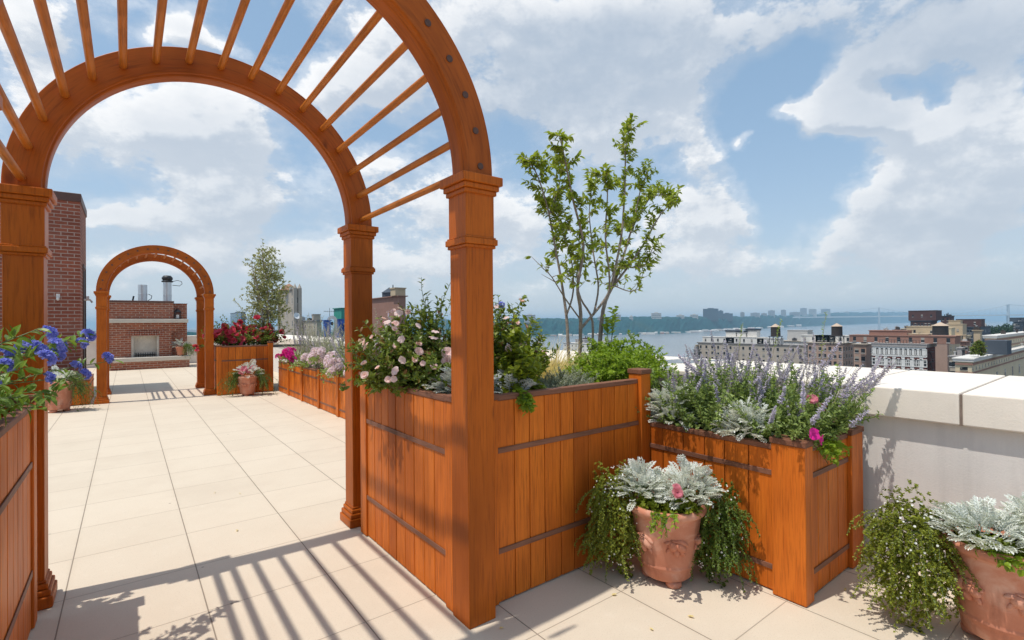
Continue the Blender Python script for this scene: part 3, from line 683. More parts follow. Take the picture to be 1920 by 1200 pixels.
# roses in the tall planter
G1 = 'rose bushes in the tall planter'
st = dome_stems((1.56, 2.98, 1.03), .36, .46, .64, 170, 9, (-.02, 0), .05, .22) + dome_stems((1.45, 3.05, 1.05), .27, .30, .42, 90, 8, (-.05, -.0), .12, .25) + dome_stems((1.66, 2.95, 1.05), .28, .3, .80, 26, 10, (-.02, -.05), .02, .2, .8)
bush('rose_bush', 'pale pink rose bush filling the tall planter left of the near post', 'rose bush', (1.62, 2.95, 1.03), st, PINK, 50, .042, .020, 'rose_leaf', per=4, fs=(1.1, 1.7), extra=(BUD, 14, (.5, .9)), group=G1, six=True)
st = dome_stems((1.90, 2.54, 1.03), .16, .24, .66, 100, 9, (.0, -.06), .05, .2) + dome_stems((1.94, 2.58, 1.03), .17, .2, .74, 18, 9, (.03, -.05), .03, .2, .8)
t = bush('rose_bush', 'taller narrow rose bush just right of the near post', 'rose bush', (2.2, 2.62, 1.03), st, PINK, 9, .040, .020, 'rose_leaf', per=4, fs=(.8, 1.1), group=G1, six=True, fmin=.7)
PLUM.put(t, at_u(940, 572, 2.5), (-.3, -.6, .5), .8)
st = dome_stems((1.82, 2.34, 1.03), .13, .16, .46, 70, 9, (0, -.04), .04, .2)
bush('climbing_vine', 'yellow green leafy vine hugging the right of the near post', 'vine', (2.06, 2.42, 1.03), st, L=.042, W=.034, leafm='vine_leaf', per=3, six=True)
st = [strand((1.70, 2.16, 1.09), V3((R.uniform(-.5, .5), -1, .4)), R.uniform(.08, .17), 2.2, 6, .3) for i in range(12)]
bush('trailing_vine', 'lime green sprig hanging over the tall planter edge', 'vine', (1.70, 2.16, 1.09), st, L=.03, W=.026, leafm='lime_leaf', per=4, six=True, start=0)
dusty((1.52, 2.42, 1.02), .20, .20, 130, .10, True, 'shade-toned dusty miller under the pink roses left of the near post', 'dusty miller clumps')
dusty((1.75, 2.26, 1.03), .10, .12, 26, .09, True, 'small shade-toned dusty miller tuft hidden beside the near post', 'dusty miller clumps')
def tufts(name, label, cat, base, rx, ry, H, n, L, W, mat_, grav=.5, group=None):
    t = thing(name, label, cat, base, group); b = MB(); base = V3(base)
    for i in range(n):
        a = R.uniform(0, 6.28); q = math.sqrt(R.random()); p = base + V3((math.cos(a)*q*rx*.7, math.sin(a)*q*ry*.7, 0)); d = V3((math.cos(a)*q*.9, math.sin(a)*q*.9, R.uniform(.5, 1.2))) + rv(.15)
        pts = strand(p, d, H*R.uniform(.6, 1.3), grav, 6, .12); sd = frame(d)[1]; k = len(pts)
        vs = []
        for j, x in enumerate(pts): w = W*(1-.85*j/(k-1)); vs += [x-sd*w, x+sd*w]
        b.add(vs, [(2*j, 2*j+1, 2*j+3, 2*j+2) for j in range(k-1)])
    b.build('blades', mat_, t); return t
tufts('straw_grass', 'pale yellow straw coloured grass mound at the back of the tall planter', 'grass', (2.60, 2.90, 1.0), .34, .30, .34, 1100, .2, .0035, 'straw_leaf', .45)
st = dome_stems((2.05, 2.32, 1.03), .20, .16, .15, 110, 7, (0, 0), .05, .25) + dome_stems((2.27, 2.35, 1.03), .18, .16, .17, 110, 7, (0, 0), .1, .25)
bush('lavender_cotton', 'grey green feathery mound behind the tall planter rim', 'plant', (2.38, 2.35, 1.03), st, L=.016, W=.006, leafm='grey_leaf', per=9, start=.1)
G2 = 'clipped green shrubs in the tall planter'
st = dome_stems((2.90, 2.52, 1.0), .36, .32, .28, 200, 6, (0, -.02), .02, .3)
bush('boxwood_shrub', 'bright green low shrub left of the tall planter end post', 'shrub', (2.83, 2.55, 1.0), st, L=.025, W=.016, leafm='box_leaf', per=8, start=.25, group=G2)
st = dome_stems((3.30, 2.75, 1.0), .40, .34, .34, 180, 6, (0, 0), .02, .3)
bush('boxwood_shrub', 'bright green shrub behind the tall planter end post', 'shrub', (3.35, 2.85, 1.0), st, L=.025, W=.016, leafm='box_leaf', per=8, start=.25, group=G2)
st = [strand(at_u(1142+R.uniform(-3, 3), 668, 2.95), V3((R.uniform(-.2, .2), R.uniform(-.2, .2), 1)), R.uniform(.30, .48), .05, 8, .15) for i in range(5)]
bush('young_vine', 'small lime green shoot rising beside the multi stemmed tree', 'vine', st[0][0], st, L=.06, W=.05, leafm='lime_leaf', per=2, six=True, start=.4)


def mound(mb, c, rx, ry, H, n, L, W, per=9, lump=.16, six=False, low=.0):
    c = V3(c); ph = [R.uniform(0, 6.28) for _ in range(4)]
    for i in range(n):
        o = rdir(); o.z = abs(o.z) if R.random() > low else o.z; f = (1+lump*math.sin(5*o.x+ph[0])*math.sin(5*o.y+ph[1])+lump*.7*math.sin(9*o.z+6*o.x+ph[2]))*R.uniform(.62, 1.04)
        p = c + V3((o.x*rx*f, o.y*ry*f, o.z*H*f)); ax = (o + rv(.35) + V3((0, 0, .45))).normalized()
        for k in range(per):
            t = rdir(); t = (t-ax*t.dot(ax)); 
            if t.length < .1: continue
            d = (t.normalized()*.8 + ax*R.uniform(.15, 1.0)).normalized(); s = R.uniform(.6, 1.15)
            (mb.leaf6 if six else mb.leaf)(p + ax*L*R.uniform(-.5, .6), d, (ax+rv(.25)).normalized(), L*s, W*s)
for nm, c, rx, ry, H, n in (('boxwood_shrub', (2.88, 2.50, 1.03), .38, .34, .25, 620), ('boxwood_shrub.001', (3.28, 2.76, 1.03), .40, .34, .31, 560)):
    t = bpy.data.objects[nm]; b = MB(); mound(b, c, rx, ry, H, n, .026, .0165); b.build('leaf_mass', 'box_leaf', t)
for nm, c, rx, ry, H, n, mt_ in (('rose_bush', (1.50, 2.95, 1.05), .36, .46, .46, 720, 'rose_leaf'), ('rose_bush.001', (1.88, 2.50, 1.05), .13, .22, .50, 280, 'rose_leaf'), ('climbing_vine', (1.82, 2.32, 1.05), .13, .14, .32, 150, 'vine_leaf')):
    t = bpy.data.objects[nm]; b = MB(); mound(b, c, rx, ry, H, n, .042, .021 if mt_ == 'rose_leaf' else .034, 6, .22, True); b.build('leaf_mass', mt_, t)

for nm, c, rx, ry, H, n in (('rose_bush', (1.50, 2.95, 1.05), .38, .48, .50, 34), ('rose_bush.001', (1.88, 2.50, 1.05), .15, .24, .54, 8)):
    t = bpy.data.objects[nm]
    for i in range(n):
        o = V3((-R.uniform(.1, 1), -R.uniform(-.2, 1), R.uniform(.1, 1))).normalized(); PINK.put(t, V3(c)+V3((o.x*rx, o.y*ry, o.z*H))*R.uniform(.98, 1.1), o+V3((-.1, -.4, .1))+rv(.4), R.uniform(.65, 1.1))

# multi-stemmed tree
def px_stem(pts, U, jit=.0):
    out = []
    for i, q in enumerate(pts):
        u = U[0] + (U[1]-U[0])*i/(len(pts)-1); out.append(at_u(q[0], q[1], u))
    return out
def smooth(pts, k=4):
    out = []; n = len(pts)
    for i in range(n-1):
        p0, p1, p2, p3 = pts[max(i-1, 0)], pts[i], pts[i+1], pts[min(i+2, n-1)]
        for j in range(k):
            t = j/k; out.append(.5*((2*p1) + (p2-p0)*t + (2*p0-5*p1+4*p2-p3)*t*t + (3*p1-p0-3*p2+p3)*t**3))
    out.append(pts[-1]); return out
tb = at_u(1095, 700, 3.0); tb.z = 1.02
tr = thing('multi_stem_tree', 'slender multi stemmed tree with sparse green leaves behind the shrubs', 'tree', tb)
STEMS = [([(1068, 705), (1065, 640), (1062, 592), (1053, 529), (1042, 469), (1027, 391), (1008, 330), (990, 300)], (3.0, 3.15), .017),
 ([(1086, 705), (1089, 590), (1083, 538), (1094, 460), (1074, 373), (1061, 308), (1050, 256)], (3.0, 2.8), .019),
 ([(1108, 690), (1111, 603), (1089, 560), (1082, 520), (1086, 450)], (2.95, 3.1), .013),
 ([(1122, 690), (1131, 581), (1152, 529), (1170, 477), (1187, 425), (1217, 373)], (3.0, 3.2), .023),
 ([(1089, 616), (1135, 560), (1143, 525), (1135, 443), (1139, 365), (1132, 330)], (2.98, 2.75), .013),
 ([(1145, 542), (1165, 443), (1172, 340), (1173, 280), (1180, 238)], (3.04, 3.0), .013),
 ([(1155, 530), (1200, 469), (1240, 400), (1268, 378)], (3.05, 2.85), .012),
 ([(1113, 590), (1122, 538), (1113, 477), (1105, 400), (1110, 350)], (2.95, 3.2), .010),
 ([(1062, 592), (1075, 545), (1070, 480), (1050, 420), (1040, 380)], (3.03, 3.25), .009),
 ([(1165, 500), (1205, 500), (1222, 470)], (3.05, 2.9), .007), ([(1089, 600), (1060, 560), (1035, 520), (1020, 505)], (3.0, 2.8), .007), ([(1150, 535), (1190, 545), (1210, 500)], (3.03, 3.2), .006),
 ([(1187, 425), (1200, 360), (1215, 320)], (3.1, 3.0), .008), ([(1030, 400), (1050, 340), (1045, 300)], (3.1, 3.2), .007), ([(1217, 373), (1240, 365), (1262, 372)], (3.2, 3.3), .005)]
bs = MB(); lf = MB()
for q, U, r in STEMS:
    p = smooth(px_stem(q, U), 4); k = len(p)
    bs.tube(p, [r*.86*(1-.84*i/k)+.0012 for i in range(k)], 7)
    for i in range(k):
        z = p[i].z
        if z < 1.75: continue
        nb = R.choice((1, 2, 2))
        for _ in range(nb):
            d = V3((R.gauss(0, .7), R.gauss(0, .7), R.uniform(.2, 1.0))); L = R.uniform(.07, .17); tw_ = strand(p[i], d, L, .02, 6, .2)
            bs.tube(tw_, [.0032*(1-.8*j/6)+.0006 for j in range(7)], 4)
            full = max(.15, min(1, (z-1.7)/.45))
            for j in range(1, 7):
                if R.random() > full: continue
                for _k in range(R.choice((3, 3, 4))):
                    ax = (tw_[j]-tw_[j-1]).normalized(); o = rdir(); dd = (o - ax*o.dot(ax) + ax*.7 + V3((0, 0, -.25))).normalized(); s = R.uniform(.7, 1.25)
                    lf.leaf6(tw_[j], dd, (V3((0, 0, 1))+rv(.5)).normalized(), .052*s, .025*s, 0, .3)
    if p[-1].z > 2:
        for j in range(26):
            d = V3((R.gauss(0, .6), R.gauss(0, .6), R.uniform(-.2, .8))).normalized(); lf.leaf6(p[-1-R.randrange(0, 4)]+rv(.016), d, (V3((0, 0, 1))+rv(.4)).normalized(), .06, .029, 0, .3)
bs.build('trunk', 'bark', tr, smooth=True); lf.build('crown', 'tree_leaf', tr)

# low planter: catmint, silver leaves, petunias
st = []
for i in range(520):
    p = V3((R.uniform(2.82, 3.5), R.uniform(1.18, 2.06), .76)); e = (p.x-3.1)/.4
    d = V3((.35*e + R.gauss(0, .25), (-.25 if p.y < 1.4 else 0) + R.gauss(0, .25), R.uniform(.5, 1.1))); st.append(strand(p, d, R.uniform(.14, .46), .06, 8, .22))
cat = bush('catmint_plant', 'billowing purple catmint spilling over the low planter', 'catmint', (3.1, 1.6, .76), st, L=.027, W=.017, leafm='catmint_leaf', per=6, start=.05)
for i in range(100):
    pts = R.choice(st); SPIKE.put(cat, pts[-1-R.randrange(0, 3)], (pts[-1]-pts[-3]).normalized()+V3((0, 0, .25))+rv(.25), R.uniform(.6, 1.15))
s2 = []
for i in range(46):
    p = V3((R.uniform(2.95, 3.5), R.uniform(1.15, 1.9), .8)); d = V3((R.uniform(-.2, .45), R.uniform(-.5, .15), R.uniform(.55, 1.1))); s2.append(strand(p, d, R.uniform(.30, .58), .10, 9, .16))
b = MB()
for c, rx, ry, H, n in (((2.96, 1.86, .78), .22, .24, .24, 240), ((3.2, 1.5, .78), .32, .36, .26, 380), ((2.98, 1.40, .78), .2, .2, .17, 150), ((3.36, 1.3, .80), .22, .22, .22, 190)): mound(b, c, rx, ry, H, n, .028, .018, 7, .25)
b.build('leaf_mass', 'catmint_leaf', cat)
sage = bush('russian_sage', 'thin grey wands of flowering sage standing above the catmint', 'sage', (3.2, 1.5, .8), s2, L=.014, W=.005, leafm='grey_leaf', stemm='dry_stem', per=3, start=.25)
for pts in s2:
    for q in range(R.choice((1, 2))): SPIKE.put(sage, pts[-3-2*q], (pts[-1]-pts[-3]).normalized()+rv(.12), R.uniform(.6, 1.0))
for a, b_ in (((1568, 812), (1628, 770)), ((1575, 826), (1612, 800))):
    pass
st = [smooth([at_v(1445, 690, 3.15), at_v(1450, 660, 3.2), at_v(1458, 625, 3.2), at_v(1466, 600, 3.22)], 4), smooth([at_v(1380, 700, 3.2), at_v(1388, 640, 3.2), at_v(1391, 608, 3.22)], 5), smooth([at_v(1535, 720, 3.2), at_v(1541, 650, 3.22), at_v(1549, 585, 3.24)], 5)]
st = [[p if p.z > .7 else p for p in s_] for s_ in st]
for s_ in st: s_.insert(0, V3((s_[0].x, s_[0].y, .76)))
bush('mullein_wand', 'three tall pale seed wands rising out of the sage', 'plant', (3.2, 1.3, .76), st, L=.018, W=.007, leafm='lime_leaf', stemm='dry_stem', per=5, start=.4)
dusty((2.87, 1.98, .76), .17, .30, 130, .095, False, 'silver dusty miller at the back left corner of the low planter', 'dusty miller clumps')
dusty((2.84, 1.46, .77), .15, .20, 150, .09, False, 'bright silver dusty miller behind the low planter corner post', 'dusty miller clumps')
pet = thing('petunia', 'two magenta petunias drooping over the low planter corner', 'petunia', (2.98, 1.14, .80))
b = MB(); b.tube(strand((2.96, 1.22, .78), V3((.1, -1, .5)), .16, 1.5, 6, .1), .002, 4); b.tube(strand((3.0, 1.22, .78), V3((.2, -1, .3)), .16, 1.5, 6, .1), .002, 4); b.build('stems', 'green_stem', pet)
st = [strand((R.uniform(2.93, 3.25), 1.2, .78), V3((R.uniform(-.3, .3), -1, .6)), R.uniform(.1, .2), 1.2, 6, .25) for i in range(22)]
b = MB(); [leafy(b, s_, .032, .02, 3, .1, six=True) for s_ in st]; b.build('foliage', 'lime_leaf', pet)
q = at_u(1524, 815, 1.06); MAG.put(pet, q, (-.35, -.7, .35), .8); q = at_u(1536, 824, 1.05); MAG.put(pet, q, (.1, -.8, -.05), .72)
pk = thing('rose_bush', 'few coral pink blooms among the catmint at the low planter right end', 'rose bush', (3.15, 1.35, .8), G1)
st = [strand((3.12+R.uniform(-.08, .08), 1.32, .8), V3((R.uniform(-.3, .3), -.3, 1)), R.uniform(.15, .25), .2, 6, .2) for i in range(7)]
b = MB(); [leafy(b, s_, .026, .014, 3, .2) for s_ in st]; b.build('foliage', 'rose_leaf', pk); b = MB(); [b.tube(s_, .0018, 4) for s_ in st]; b.build('stems', 'green_stem', pk)
for (x, y) in ((1540, 765), (1518, 750), (1524, 748), (1558, 784)): HOTP.put(pk, at_u(x, y, 1.14), (-.3, -.6, .4), .95)

# pot plants
dusty(POT1+V3((-.085, .10, .43)), .19, .19, 210, .078, False, 'bright silver dusty miller filling the pot in front of the low planter', 'dusty miller clumps')
dusty(POT1+V3((.055, -.115, .43)), .18, .23, 190, .078, False, 'silver dusty miller at the right side of the pot by the low planter', 'dusty miller clumps')
ca = math.atan2(-POT1.y, -POT1.x)
TG = 'trailing plants hanging from the pots'
def hanging(label, pot, c, rx, ry, H, n, mat_, nf):
    t = trailing(pot+V3((0, 0, .42)), 0, .01, .01, .01, 1, .017, .0125, label, mat_, 0, group=TG, rim=.02) if False else thing('trailing_plant', label, 'plant', c, TG)
    b = MB(); s_ = MB(); c = V3(c); mound(b, c, rx, ry, H, int(n*1.5), .0125, .0095, 9, .2, low=1.0)
    for i in range(150):
        a = R.uniform(0, 6.28); q = R.uniform(.4, 1.0); p = c + V3((math.cos(a)*rx*q, math.sin(a)*ry*q, H*R.uniform(-.5, .75)))
        pts = strand(p, V3((math.cos(a)*.8, math.sin(a)*.8, R.uniform(-.6, .3))), R.uniform(.06, .20), 1.6, 7, .3); pts = [V3((x.x, x.y, max(x.z, .012))) for x in pts]; leafy(b, pts, .0125, .0095, 6, 0); s_.tube(pts, .0012, 3)
    for i in range(16):
        a = R.uniform(0, 6.28); q = c + V3((math.cos(a)*rx*.5, math.sin(a)*ry*.5, H*.5)); s_.tube([pot+V3((0, 0, .42)), (pot+V3((0, 0, .50))).lerp(q, .5)+V3((0, 0, .05)), q, q-V3((0, 0, H*.6))], .002, 4)
    b.v = [V3((v[0], v[1], max(v[2], .008))) for v in b.v]
    b.build('foliage', mat_, t); s_.build('stems', 'green_stem', t)
    vd = V3((-c.x, -c.y, 1.2)).normalized()
    for i in range(nf):
        o = rdir()
        if o.dot(vd) < 0: o = -o
        TINYW.put(t, c + V3((o.x*rx*1.04, o.y*ry*1.04, max(.02-c.z, o.z*H*1.02))), o+vd*.6, R.uniform(.6, 1.05))
    return t
hanging('trailing plant hanging left of the pot by the low planter', POT1, (2.262, 1.945, .315), .165, .145, .30, 1250, 'trailing_leaf', 60)
hanging('dark trailing plant hanging right of the pot by the low planter', POT1, (2.625, 1.545, .30), .125, .15, .275, 1050, 'trailing_leaf_dark', 45)
def ivy(base, a0, n, L, label, drop):
    st = [strand(V3(base)+V3((math.cos(a0+R.uniform(-.5, .5))*.19, math.sin(a0+R.uniform(-.5, .5))*.19, .01)), V3((math.cos(a0), math.sin(a0), .5))+rv(.2), R.uniform(.4, 1)*drop, 1.6, 7, .25) for i in range(n)]
    bush('variegated_ivy', label, 'ivy', base, st, L=L, W=L*.85, leafm='lime_leaf', per=2, six=True, start=.1)
ivy(POT1+V3((0, 0, .425)), ca-.1, 9, .026, 'yellow green ivy hanging on the front of the pot by the low planter', .2)
hp = thing('geranium_bloom', 'single hot pink bloom among the silver leaves of the near pot', 'flower', POT1+V3((-.06, -.16, .42)))
q = at_d(1270, 924, (POT1.xy.length-.2)); b = MB(); b.tube([POT1+V3((-.04, -.08, .42)), q], .002, 4); b.build('stem', 'green_stem', hp); HOTP.put(hp, q, (-.5, -.7, .4), 1.1); HOTP.put(hp, q+V3((.01, .01, .018)), (-.3, -.5, .7), .9)
dusty(POT2+V3((-.09, .05, .46)), .22, .13, 230, .078, False, 'silver dusty miller over the left rim of the right hand pot', 'dusty miller clumps')
dusty(POT2+V3((.08, -.12, .46)), .17, .19, 150, .08, False, 'taller silver dusty miller at the right picture edge', 'dusty miller clumps')
ca2 = math.atan2(-POT2.y, -POT2.x)
hanging('trailing plant hanging left of the pot at the right picture edge', POT2, (2.985, .735, .32), .165, .165, .29, 1500, 'trailing_leaf', 70)
ivy(POT2+V3((0, 0, .445)), ca2+.1, 12, .03, 'yellow green ivy on the rim of the right hand pot', .1)
def blobplant(base, rx, H, n, label, mat_, name='trailing_plant', cat='plant', L=.03, W=.015, drop=None, group=None):
    st = dome_stems(base, rx, rx, H, n, 6, (0, 0), .8 if drop is None else drop, .3); return bush(name, label, cat, base, st, L=L, W=W, leafm=mat_, per=5, start=.05, group=group)
c3 = math.atan2(-POT3.y, -POT3.x)
trailing(POT3+V3((0, 0, .39)), c3-1.9, c3-.9, .30, .38, 50, .024, .016, 'dark trailing plant left of the distant pot by the far planter', 'trailing_leaf_dark', 0, stem_n=9, group=TG)
trailing(POT3+V3((0, 0, .39)), c3+.9, c3+1.9, .34, .38, 50, .024, .016, 'dark trailing plant right of the distant pot by the far planter', 'trailing_leaf_dark', 0, stem_n=9, group=TG)
d3 = dusty(POT3+V3((0, 0, .39)), .24, .2, 46, .16, False, 'silver foliage with pink blooms in the distant pot by the far planter', 'dusty miller clumps')
for i in range(9): HOTP.put(d3, POT3+V3((R.uniform(-.2, .12), R.uniform(-.2, 0), .48+R.uniform(0, .1))), (0, -.6, .5), R.uniform(1.4, 2.2))
d4 = dusty(POT4+V3((.0, 0, .5)), .22, .16, 40, .16, False, 'silver foliage in the pot beside the brick tower', 'dusty miller clumps')
c4_ = math.atan2(-POT4.y, -POT4.x)
trailing(POT4+V3((0, 0, .5)), c4_+.6, c4_+1.6, .34, .5, 60, .024, .016, 'dark trailing plant beside the pot by the brick tower', 'trailing_leaf_dark', 0, stem_n=9, group=TG)
dusty(POT5+V3((0, 0, .29)), .18, .2, 30, .16, True, 'shade-toned foliage in the smallest pot on the hearth', 'dusty miller clumps')
trailing(POT5+V3((0, 0, .29)), -1.2, .3, .38, .36, 50, .03, .02, 'green plant trailing right from the pot on the hearth', 'trailing_leaf_dark', 0, stem_n=8, group=TG)

# left planter: plumbago
st = []
for i in range(50):
    p = V3((R.uniform(-.95, -.56), R.uniform(2.35, 3.2), 1.04)); d = V3((.2+R.gauss(0, .25), .1+R.gauss(0, .3), R.uniform(.35, .9))); st.append(strand(p, d, R.uniform(.14, .30), .12, 8, .2))
tips = [((150, 640), 3.0), ((95, 655), 2.8), ((70, 665), 2.7), ((45, 690), 2.6), ((165, 628), 3.05), ((212, 676), 3.1), ((150, 706), 3.0), ((60, 645), 2.75), ((110, 640), 2.9), ((130, 636), 2.95)]
tp = []
for (xy, U) in (((95, 742), 2.7), ((62, 758), 2.55), ((25, 775), 2.5), ((80, 765), 2.6), ((40, 745), 2.5), ((110, 735), 2.8), ((10, 720), 2.4), ((75, 615), 2.7), ((30, 630), 2.5)):
    q = at_u(*xy, U); s0 = V3((R.uniform(-.7, -.5), U-.1, 1.08)); st.append(smooth([s0, s0.lerp(q, .5)+V3((0, 0, .06)), q], 5))
for (xy, U) in tips:
    q = at_u(*xy, U); s0 = V3((R.uniform(-.75, -.5), U-.25, 1.06)); mid = s0.lerp(q, .55) + V3((0, 0, .07)); pts = smooth([s0, s0.lerp(mid, .5)+V3((0, 0, .04)), mid, q], 4); st.append(pts); tp.append(pts)
pb = bush('plumbago_shrub', 'blue flowered shrub reaching across the left arbor post', 'flowering shrub', (-.6, 2.8, 1.04), st, L=.056, W=.024, leafm='blue_leaf', per=3, six=True)
for pts in tp:
    for j in range(2): PLUM.put(pb, pts[-1-j*2]+rv(.02), (pts[-1]-pts[-2]).normalized()+V3((.1, -.4, .4)), R.uniform(.75, 1.05))
st = dome_stems((-.76, 3.10, 1.04), .18, .50, .60, 150, 9, (.0, 0), .04, .2, .6)
bush('leafy_shrub', 'dense green foliage at the left edge of the picture', 'shrub', (-.62, 2.55, 1.04), st, L=.06, W=.036, leafm='blue_leaf', per=4, six=True)
st = dome_stems((-.98, 2.8, 1.03), .42, .65, .74, 130, 9, (0, 0), .1, .2)
bush('rose_bush', 'pink rose bush at the back of the left planter', 'rose bush', (-1.0, 2.75, 1.03), st, PINK, 22, .042, .02, 'rose_leaf', per=4, group=G1, six=True)

# far planter: red roses, birch
st = dome_stems((2.15, 12.55, .98), .85, .45, .75, 190, 7, (0, 0), .03, .25)
bush('rose_bush', 'deep red flowering bush in the far tall planter', 'rose bush', (2.15, 12.5, .98), st, REDF, 100, .062, .034, 'rose_leaf', per=4, fs=(1.6, 2.5), group=G1, fmin=.6)
rd = [strand((1.33+R.uniform(-.05, .05), 12.6, 1.0), V3((-.3, -.3, .4)), .3, .8, 5, .3) for i in range(5)]
bush('red_geranium', 'red bloom peeping from behind the far arbor post', 'flower', (1.40, 12.6, 1.0), [[V3((1.52, 12.6, 1.0))]+x for x in rd], REDF, 6, .05, .03, 'rose_leaf', per=2, fs=(1., 1.4))
def small_tree(label, base, H, rx, n, leafm, L, W, z0=.12, group=None, name='birch_tree'):
    t = thing(name, label, 'tree', base, group); b = MB(); l = MB(); base = V3(base)
    for k in range(5):
        d = V3((R.gauss(0, .12), R.gauss(0, .12), 1)); pts = strand(base+V3((R.gauss(0, .04), R.gauss(0, .04), 0)), d, H*R.uniform(.8, 1.0), -.01, 14, .08); b.tube(pts, [.016*(1-.85*i/14)+.002 for i in range(15)], 6)
        for i in range(2, 15):
            u = i/14; pr = rx*min(1.0, .6+u*1.5)*(1-u**2.8*.72)
            for q in range(n):
                a = R.uniform(0, 6.28); dd = V3((math.cos(a), math.sin(a), R.uniform(.0, 1.2))); tw = strand(pts[i]-V3((0, 0, 0)), dd, pr*R.uniform(.5, 1.15)*1.1, .02, 7, .35); b.tube(tw, [.004*(1-.8*j/7)+.0007 for j in range(8)], 4); leafy(l, tw, L, W, 3, .15)
    b.build('trunk', 'bark', t); l.build('crown', leafm, t); return t
tb2 = V3((2.60, 12.75, 1.0)); bt = small_tree('small birch like tree behind the red flowers', tb2, 2.30, .52, 2, 'birch_leaf', .046, .030)
b = MB()
for dz, rx, H, n in ((.90, .52, .55, 680), (1.40, .46, .55, 560), (1.90, .29, .45, 280)): mound(b, tb2+V3((R.uniform(-.05, .05), 0, dz)), rx*.92, rx*.92, H, n, .044, .028, 6, .34, low=1.0)
b.build('crown', 'birch_leaf', bt)
st = [smooth([tb2+V3((0, 0, .35)), at_u(470, 605, 12.6), at_u(452, 578, 12.5), at_u(438, 562, 12.5)], 4)]
bush('young_vine', 'lone leafy branch reaching left of the birch like tree', 'vine', tb2+V3((0, 0, .35)), st, L=.05, W=.03, leafm='birch_leaf', stemm='bark', per=4, start=.3)

# long low planter: petunias, sage, grasses
GP = 'petunia clumps along the long planter'
for pp, nm in ((POT1, 'variegated_ivy'), (POT2, 'variegated_ivy.001')):
    vd = V3((-pp.x, -pp.y, 0)).normalized(); b = MB()
    for u in (-.1, 0, .1): mound(b, pp+vd*.10+V3((-vd.y, vd.x, 0))*u+V3((0, 0, .42)), .075, .075, .065, 60, .03, .02, 5)
    b.build('leaf_mass', 'vine_leaf', bpy.data.objects[nm])
def petunias(label, pts_px, V, proto, n, spread, sc_, leafm='catmint_leaf'):
    c = at_v(*pts_px, V); c.z = max(c.z, .66); t = thing('petunia', label, 'petunia', c, GP)
    st = dome_stems(c-V3((0, 0, .05)), .22, spread, .16, 26, 5, (-.06, 0), .6, .3); b = MB(); [leafy(b, s_, .045, .028, 3, .1) for s_ in st]; b.build('foliage', leafm, t)
    for i in range(n): proto.put(t, c + V3((R.uniform(-.14, .12), R.gauss(0, spread*.55), R.uniform(-.10, .12))), V3((-.6, -.4, .4))+rv(.3), R.uniform(*sc_))
petunias('vivid magenta petunia clump at the far end of the long low planter', (540, 668), 2.66, MAGC, 15, .42, (.9, 1.3))
petunias('first small pale petunia clump beside the magenta one', (574, 678), 2.66, BLUSH, 7, .3, (.7, 1.1))
petunias('largest pale pink petunia clump spilling over the long planter', (602, 670), 2.66, BLUSH, 22, .45, (.9, 1.4))
petunias('pale pink petunia clump next to the right arbor post', (632, 690), 2.66, BLUSH, 20, .4, (.9, 1.3))
c = at_v(650, 700, 2.68)
for k, (y, lab) in enumerate(((6.6, 'pale petunia clump hidden behind the right arbor post'),)):
    cc = V3((2.68, y, .68)); t = dup(bpy.data.objects['petunia.004'] if 'petunia.004' in bpy.data.objects else t, cc, lab, group=GP)
GS = 'sage and grass drifts in the long planter'
for k, (y, n, lab) in enumerate(((10.9, 72, 'mauve flowering sage nearest the birch like tree'), (9.4, 72, 'mauve flowering sage in the middle of the long planter'), (8.0, 72, 'mauve flowering sage next to the near arbor post'), (6.3, 30, 'mauve flowering sage hidden behind the pink roses'))):
    st = []
    for i in range(n):
        p = V3((R.uniform(2.75, 3.5), y+R.uniform(-.75, .75), .62)); st.append(strand(p, V3((R.gauss(0, .3), R.gauss(0, .3), 1)), R.uniform(.5, 1.1), .04, 7, .15))
    t = bush('sage_plant', lab, 'sage', (3.1, y, .62), st, L=.035, W=.014, leafm='grey_leaf', stemm='dry_stem', per=7, start=.05, group=GS)
    for pts in R.sample(st, 16): SPIKE.put(t, pts[-4], (pts[-1]-pts[-3]), R.uniform(1.2, 1.8))
tufts('ornamental_grass', 'bright green grass tuft right of the birch like tree', 'grass', (2.95, 11.2, .62), .2, .3, .62, 160, .3, .006, 'lime_leaf', .12, 'green grass tufts in the long planter')
tufts('ornamental_grass', 'green grass tuft beside the near arbor post at the back', 'grass', (3.05, 8.2, .62), .2, .3, .75, 160, .3, .006, 'lime_leaf', .08, 'green grass tufts in the long planter')
tufts('ornamental_grass', 'green grass tuft in the middle of the mauve sage', 'grass', (3.2, 9.3, .62), .2, .3, .7, 120, .3, .006, 'lime_leaf', .08, 'green grass tufts in the long planter')
blobplant((-.9, 12.9, .42), .3, .22, 30, 'low green plant by the left foot of the far arbor', 'catmint_leaf', L=.04, W=.02)

# a few leaves blown onto the paving
for i in range(12):
    p = V3((R.uniform(2.9, 3.5), R.uniform(.75, 1.09), .006)) if i < 5 else V3((R.uniform(1.4, 2.6), R.uniform(1.2, 2.0), .006)) if i < 9 else V3((R.uniform(.2, 1.2), R.uniform(3.9, 6), .006))
    if i == 0:
        b = MB(); b.leaf6(p, V3((1, .3, .05)).normalized(), V3((0, 0, 1)), .032, .016, 0, -.1); fl0 = b.build('fallen_leaf', 'straw_leaf', origin=p); tag(fl0, 'small dry leaf lying on the pale paving', 'leaf', 'fallen leaves on the paving')
    else: o = fl0.copy(); C.objects.link(o); o.location = p; o.rotation_euler = (0, 0, R.uniform(0, 6.28)); o.scale = (R.uniform(.6, 1.1),)*3

